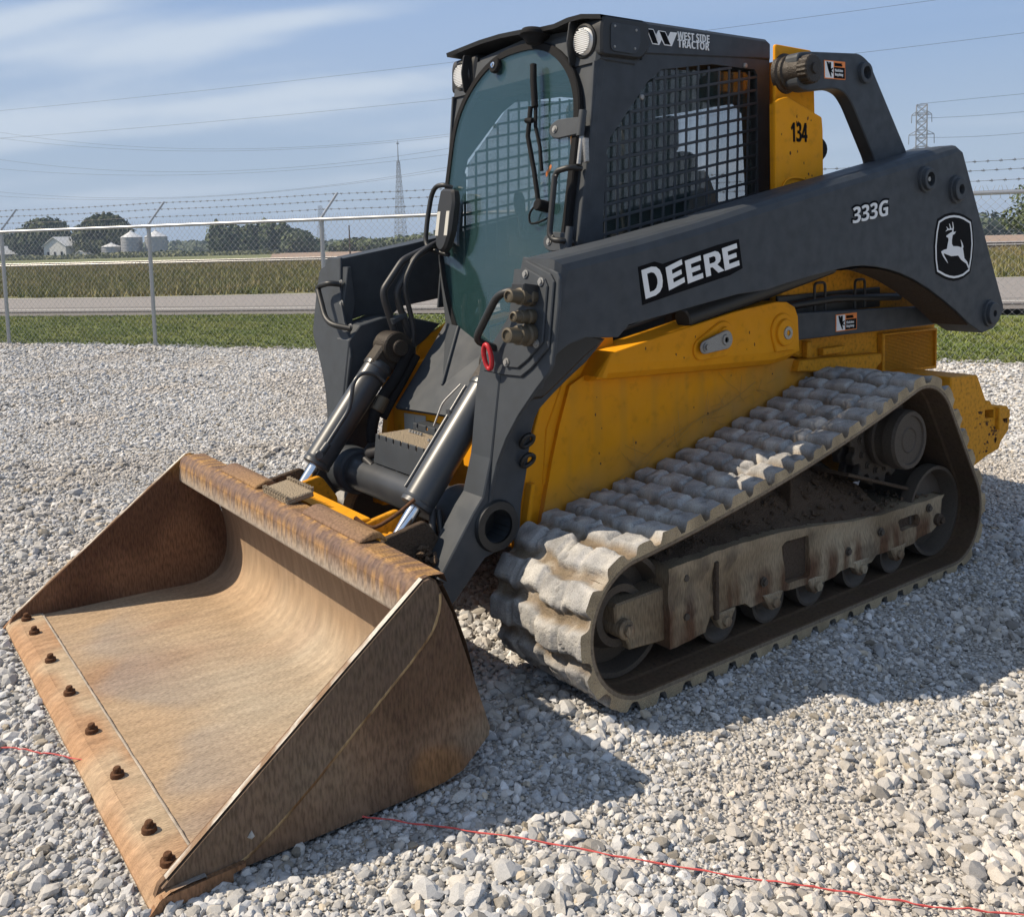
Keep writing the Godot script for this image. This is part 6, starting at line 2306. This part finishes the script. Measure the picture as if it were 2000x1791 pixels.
func build_far() -> void:
	rng.seed = 555
	var dk := Color(.018, .030, .012)
	var lt := Color(.085, .105, .034)
	tree("tree", "dark rounded tree left of the farmhouse beyond the railway", place(-162, 0, 150), [[local(0, 4.0), Vector3(6.8, 3.4, 6.8)], [local(1.6, 6.4), Vector3(4.6, 2.6, 4.6)], [local(-3.6, 3.8), Vector3(4.0, 2.8, 4.0)], [local(4.2, 3.6), Vector3(3.6, 3.0, 3.6)]], 5200, .34, dk, lt, .5, "farmyard trees")
	tree("tree", "spreading tree with flat top behind the farmhouse, left of the grain bins", place(-145.5, 0, 150), [[local(1.0, 6.6), Vector3(4.6, 2.6, 4.6)], [local(-3.6, 4.6), Vector3(3.4, 2.8, 3.4)], [local(3.8, 4.8), Vector3(3.4, 2.9, 3.4)], [local(0, 2.4), Vector3(5.8, 2.3, 5.8)]], 5200, .34, dk, Color(.10, .11, .035), .5, "farmyard trees")
	tree("tree", "dark tree cut by the left edge of the view beside the barn", place(-176, 0, 152), [[local(0, 3.0), Vector3(3.6, 3.4, 3.6)]], 1500, .34, dk, lt, .4, "farmyard trees")
	mass("wood", "dense low wood behind the grain bins", -131, -104, 168, [7.2, 7.0, 6.6, 7.2, 6.0, 4.2, 2.4], 9000, .42, Color(.030, .045, .018), Color(.10, .125, .045))
	tree("tree", "lone round tree standing over the far hedge", place(-108, .2, 165), [[local(.3, 2.9), Vector3(2.6, 1.7, 2.6)], [local(-2.3, 1.5), Vector3(1.8, 1.3, 1.8)], [local(2.4, 1.5), Vector3(1.6, 1.2, 1.6)]], 1900, .3, Color(.04, .06, .028), Color(.12, .145, .065), .3)
	mass("far_wood", "hazy line of far trees along the horizon", -330, -60, 300, [5, 4.5, 5, 4, 3.6, 3.2, 4.4, 5.2], 7000, .8, Color(.055, .075, .045), Color(.12, .145, .075))
	mass("near_hedge", "green tree line beyond the ploughed field, left of the cab", -100, -58, 165, [2.4, 3.0, 2.9, 3.6, 4.0, 4.2], 8000, .36, Color(.038, .055, .02), Color(.115, .14, .05))
	mass("right_wood", "dark tree line at the right edge beyond the field", -20, 70, 190, [4.6, 4.4, 4.2, 4.4, 4.8], 6000, .5, Color(.03, .045, .022), Color(.085, .11, .05))
	tree("tree", "tall airy tree at the right edge behind the fence", place(6.3, 0, 41), [[local(.4, 2.45), Vector3(1.55, 1.0, 1.5)], [local(-.7, 1.75), Vector3(.75, .55, .8)], [local(1.0, 1.7), Vector3(1.0, .7, 1.0)]], 2600, .055, Color(.05, .075, .03), Color(.15, .18, .075), .10)
	mass("weeds", "weedy scrub in front of the farm buildings", -178, -100, 143, [1.0, 1.2, 1.0, 1.3, 1.1, .9], 6000, .22, Color(.06, .075, .03), Color(.19, .19, .09))
	# grain bins
	grain_bin("large corrugated grain bin nearest the fence post", -136.0, 148, 2.05, 4.5, 5.75)
	grain_bin("large corrugated grain bin, right one of the tall pair", -131.6, 150, 2.15, 4.5, 5.75)
	grain_bin("short grain bin left of the tall pair", -140.3, 147, 1.95, 2.75, 3.5)
	house("farmhouse", "white farmhouse with pale roof between two dark trees", -153.6, 148, 6.0, 3.2, 4.9, "house", M.white_wall)
	house("barn", "low barn with pale roof at the left edge", -172.4, 148, 5.6, 1.8, 3.4, "barn", M.shed_grey)
	house("shed", "small white shed beside the short grain bin", -146.2, 146, 3.0, 1.2, 2.0, "shed", M.white_wall)
	# masts and poles
	mast()
	pylon("lattice transmission pylon with two crossarms behind the loader", 15.0, 300, 37.2, 1.25, true)
	pylon("tiny distant lattice pylon above the fence post", -373, 600, 31.0, 1.0, false)
	var U := thing("utility_pole", "thin utility pole beyond the railway", "pole", place(-58.2, -.2, 100))
	var st := begin()
	cyl(st, Vector3.ZERO, Vector3(0, 4.05, 0), .11, 8, .08)
	obj("shaft", st, M.pole_wood, U)
	# overhead lines
	var far_lines := [[-91.5, 15.3, -60.0, 11.5, -35.7, 11.35], [-91.6, 14.65, -60.0, 11.3, -35.7, 11.15], [-91.8, 12.25, -60.1, 9.3, -35.8, 10.05], [-91.9, 11.2, -63.3, 9.1, -35.8, 9.5], [-92.2, 8.6, -64.8, 6.9, -35.8, 8.35], [-92.2, 8.13, -66.8, 6.82, -35.8, 8.1]]
	var lab := ["uppermost sagging wire", "second sagging wire", "third sagging wire", "fourth sagging wire", "fifth sagging wire", "lowest sagging wire"]
	for i in far_lines.size(): cable(far_lines[i], 80.0, .011, lab[i] + " of the power line left of the cab", -112, -4)
	cable([-91.3, 17.72, -60.2, 17.6, 4.7, 18.6], 80.0, .013, "single high wire rising across the whole sky, the upper of two", -130, 30)
	cable([-91.6, 14.65, -60.4, 14.4, 10.7, 15.56], 80.0, .013, "single high wire rising across the whole sky, the lower of two", -130, 30)
	for i in 3:
		var rr: Array = [[7.8, 37.0, 13.9, 37.2, 40.0, 37.9], [8.6, 33.5, 14.0, 33.2, 40.0, 33.0], [8.9, 28.3, 14.0, 27.8, 40.0, 27.2]][i]
		cable(rr, 300.0, .05, ["highest wire leading right from the pylon", "middle wire leading right from the pylon", "lowest wire leading right from the pylon"][i], 14.5, 160)

func cable(q: Array, d: float, r: float, label: String, from_a: float, to_a: float) -> void:
	var st := begin()
	var line := []
	for i in 61:
		var a := lerpf(from_a, to_a, i / 60.0)
		var y: float = q[1] * (a - q[2]) * (a - q[4]) / ((q[0] - q[2]) * (q[0] - q[4])) + q[3] * (a - q[0]) * (a - q[4]) / ((q[2] - q[0]) * (q[2] - q[4])) + q[5] * (a - q[0]) * (a - q[2]) / ((q[4] - q[0]) * (q[4] - q[2]))
		line.append(place(a, y, d))
	tube(st, line, r, 5)
	tag(obj("power_line", st, M.cable, self), label, "power line", "overhead wires")

func grain_bin(label: String, a: float, d: float, r: float, eave: float, peak: float) -> void:
	var B := thing("grain_bin", label, "grain bin", place(a, -.3, d), "farm grain bins")
	var st := begin()
	var prof := []
	var n := int(eave / .3)
	for i in n:
		prof.append(Vector2(eave * i / n, r))
		prof.append(Vector2(eave * (i + .5) / n, r + .04))
	prof.append(Vector2(eave, r))
	lathe(st, Vector3.ZERO, Vector3.UP, prof, 30)
	obj("wall", st, M.bin_steel, B)
	st = begin()
	lathe(st, Vector3(0, eave, 0), Vector3.UP, [Vector2(-.05, r + .12), Vector2((peak - eave) * .85, r * .16), Vector2(peak - eave, r * .14), Vector2(peak - eave + .12, 0)], 22)
	obj("roof", st, M.roof_white, B)

func house(called: String, label: String, a: float, d: float, wide: float, eave: float, ridge: float, cat: String, wall: Material) -> void:
	var H := thing(called, label, cat, place(a, -.3, d))
	H.rotation.y = atan2(-ALONG.z, ALONG.x)
	var w := wide * .5
	var dep := wide * .45
	var st := begin()
	plate(st, [-w, 0, w, 0, w, eave, 0, ridge - .12, -w, eave], -dep, dep, .02, .02)
	obj("wall", st, wall, H)
	st = begin()
	plate(st, [-w - .3, eave - .2, 0, ridge, w + .3, eave - .2, w + .3, eave - .05, 0, ridge + .16, -w - .3, eave - .05], -dep - .3, dep + .3, .02, .02)
	obj("roof", st, M.roof_white, H)
	for k in 3:
		st = begin()
		box(st, Vector3(-w * .6 + w * .6 * k, eave * .5, dep + .03), Vector3(.5, .8, .08), .01)
		obj("window", st, M.black_print, H)

func bar(st: SurfaceTool, a: Vector3, b: Vector3, r: float) -> void:
	tube(st, [a, b], r, 4, false)

func lattice(st: SurfaceTool, h: float, w0: float, w1: float, y0: float, panels: int, r: float) -> void:
	var prev := []
	for i in panels + 1:
		var t := float(i) / panels
		var w := lerpf(w0, w1, t) * .5
		var y := lerpf(y0, h, t)
		var c := [local(-w, y, -w), local(w, y, -w), local(w, y, w), local(-w, y, w)]
		for k in 4:
			if prev.size():
				bar(st, prev[k], c[k], r * 1.3)
				bar(st, prev[k], c[(k + 1) % 4], r)
				bar(st, prev[(k + 1) % 4], c[k], r)
			bar(st, c[k], c[(k + 1) % 4], r)
		prev = c

func mast() -> void:
	var T := thing("lattice_mast", "slender tapering lattice mast left of the cab", "mast", place(-153.6, 0, 300))
	var st := begin()
	lattice(st, 30.5, 3.7, .8, 0, 17, .055)
	obj("lattice", st, M.tower_steel, T)
	st = begin()
	cyl(st, local(0, 30, 0), local(0, 37.0, 0), .22, 8, .10)
	lathe(st, local(0, 36.5, 0), Vector3.UP, [Vector2(0, .12), Vector2(0, .5), Vector2(.4, .5), Vector2(.4, .1), Vector2(1.4, .05), Vector2(1.4, 0)], 8)
	obj("antenna", st, M.tower_steel, T)

func pylon(label: String, a: float, d: float, h: float, w: float, big: bool) -> void:
	var T := thing("pylon", label, "pylon", place(a, -.3, d))
	var st := begin()
	lattice(st, h, 2.3 * w, 2.2 * w, h * .62, 6, .085)
	lattice(st, h * .62, 6.5 * w, 2.4 * w, 0, 6, .10)
	obj("lattice", st, M.tower_steel, T)
	if not big: return
	for q in [[34.4, 2.6, 2.2], [28.8, 3.3, 2.6], [24.5, 2.6, .9]]:
		st = begin()
		bar(st, local(-1.2, q[0], 0), local(1.2, q[0], 0), .10)
		for s in [-1.0, 1.0]:
			bar(st, local(s * 1.1, q[0], -.4), local(s * q[1], q[0], 0), .10)
			bar(st, local(s * 1.1, q[0], .4), local(s * q[1], q[0], 0), .10)
			bar(st, local(s * 1.1, q[0] + 1.3, 0), local(s * q[1], q[0] + .1, 0), .09)
			bar(st, local(s * 1.8, q[0], 0), local(s * 1.5, q[0] + .9, 0), .07)
			bar(st, local(s * q[1], q[0], 0), local(s * (q[1] + .05), q[0] - q[2], 0), .12)
		obj("crossarm", st, M.tower_steel, T)

func _ready() -> void:
	nz.seed = 12
	nz.frequency = .02
	nz.fractal_octaves = 4
	nz2.seed = 31
	nz2.frequency = .06
	nz2.fractal_octaves = 2
	rng.seed = 7
	set_view()
	make_materials()
	build_ground()
	build_far()
	build_fence()
	build_loader()
	build_gravel()
	build_grass()
	build_string()
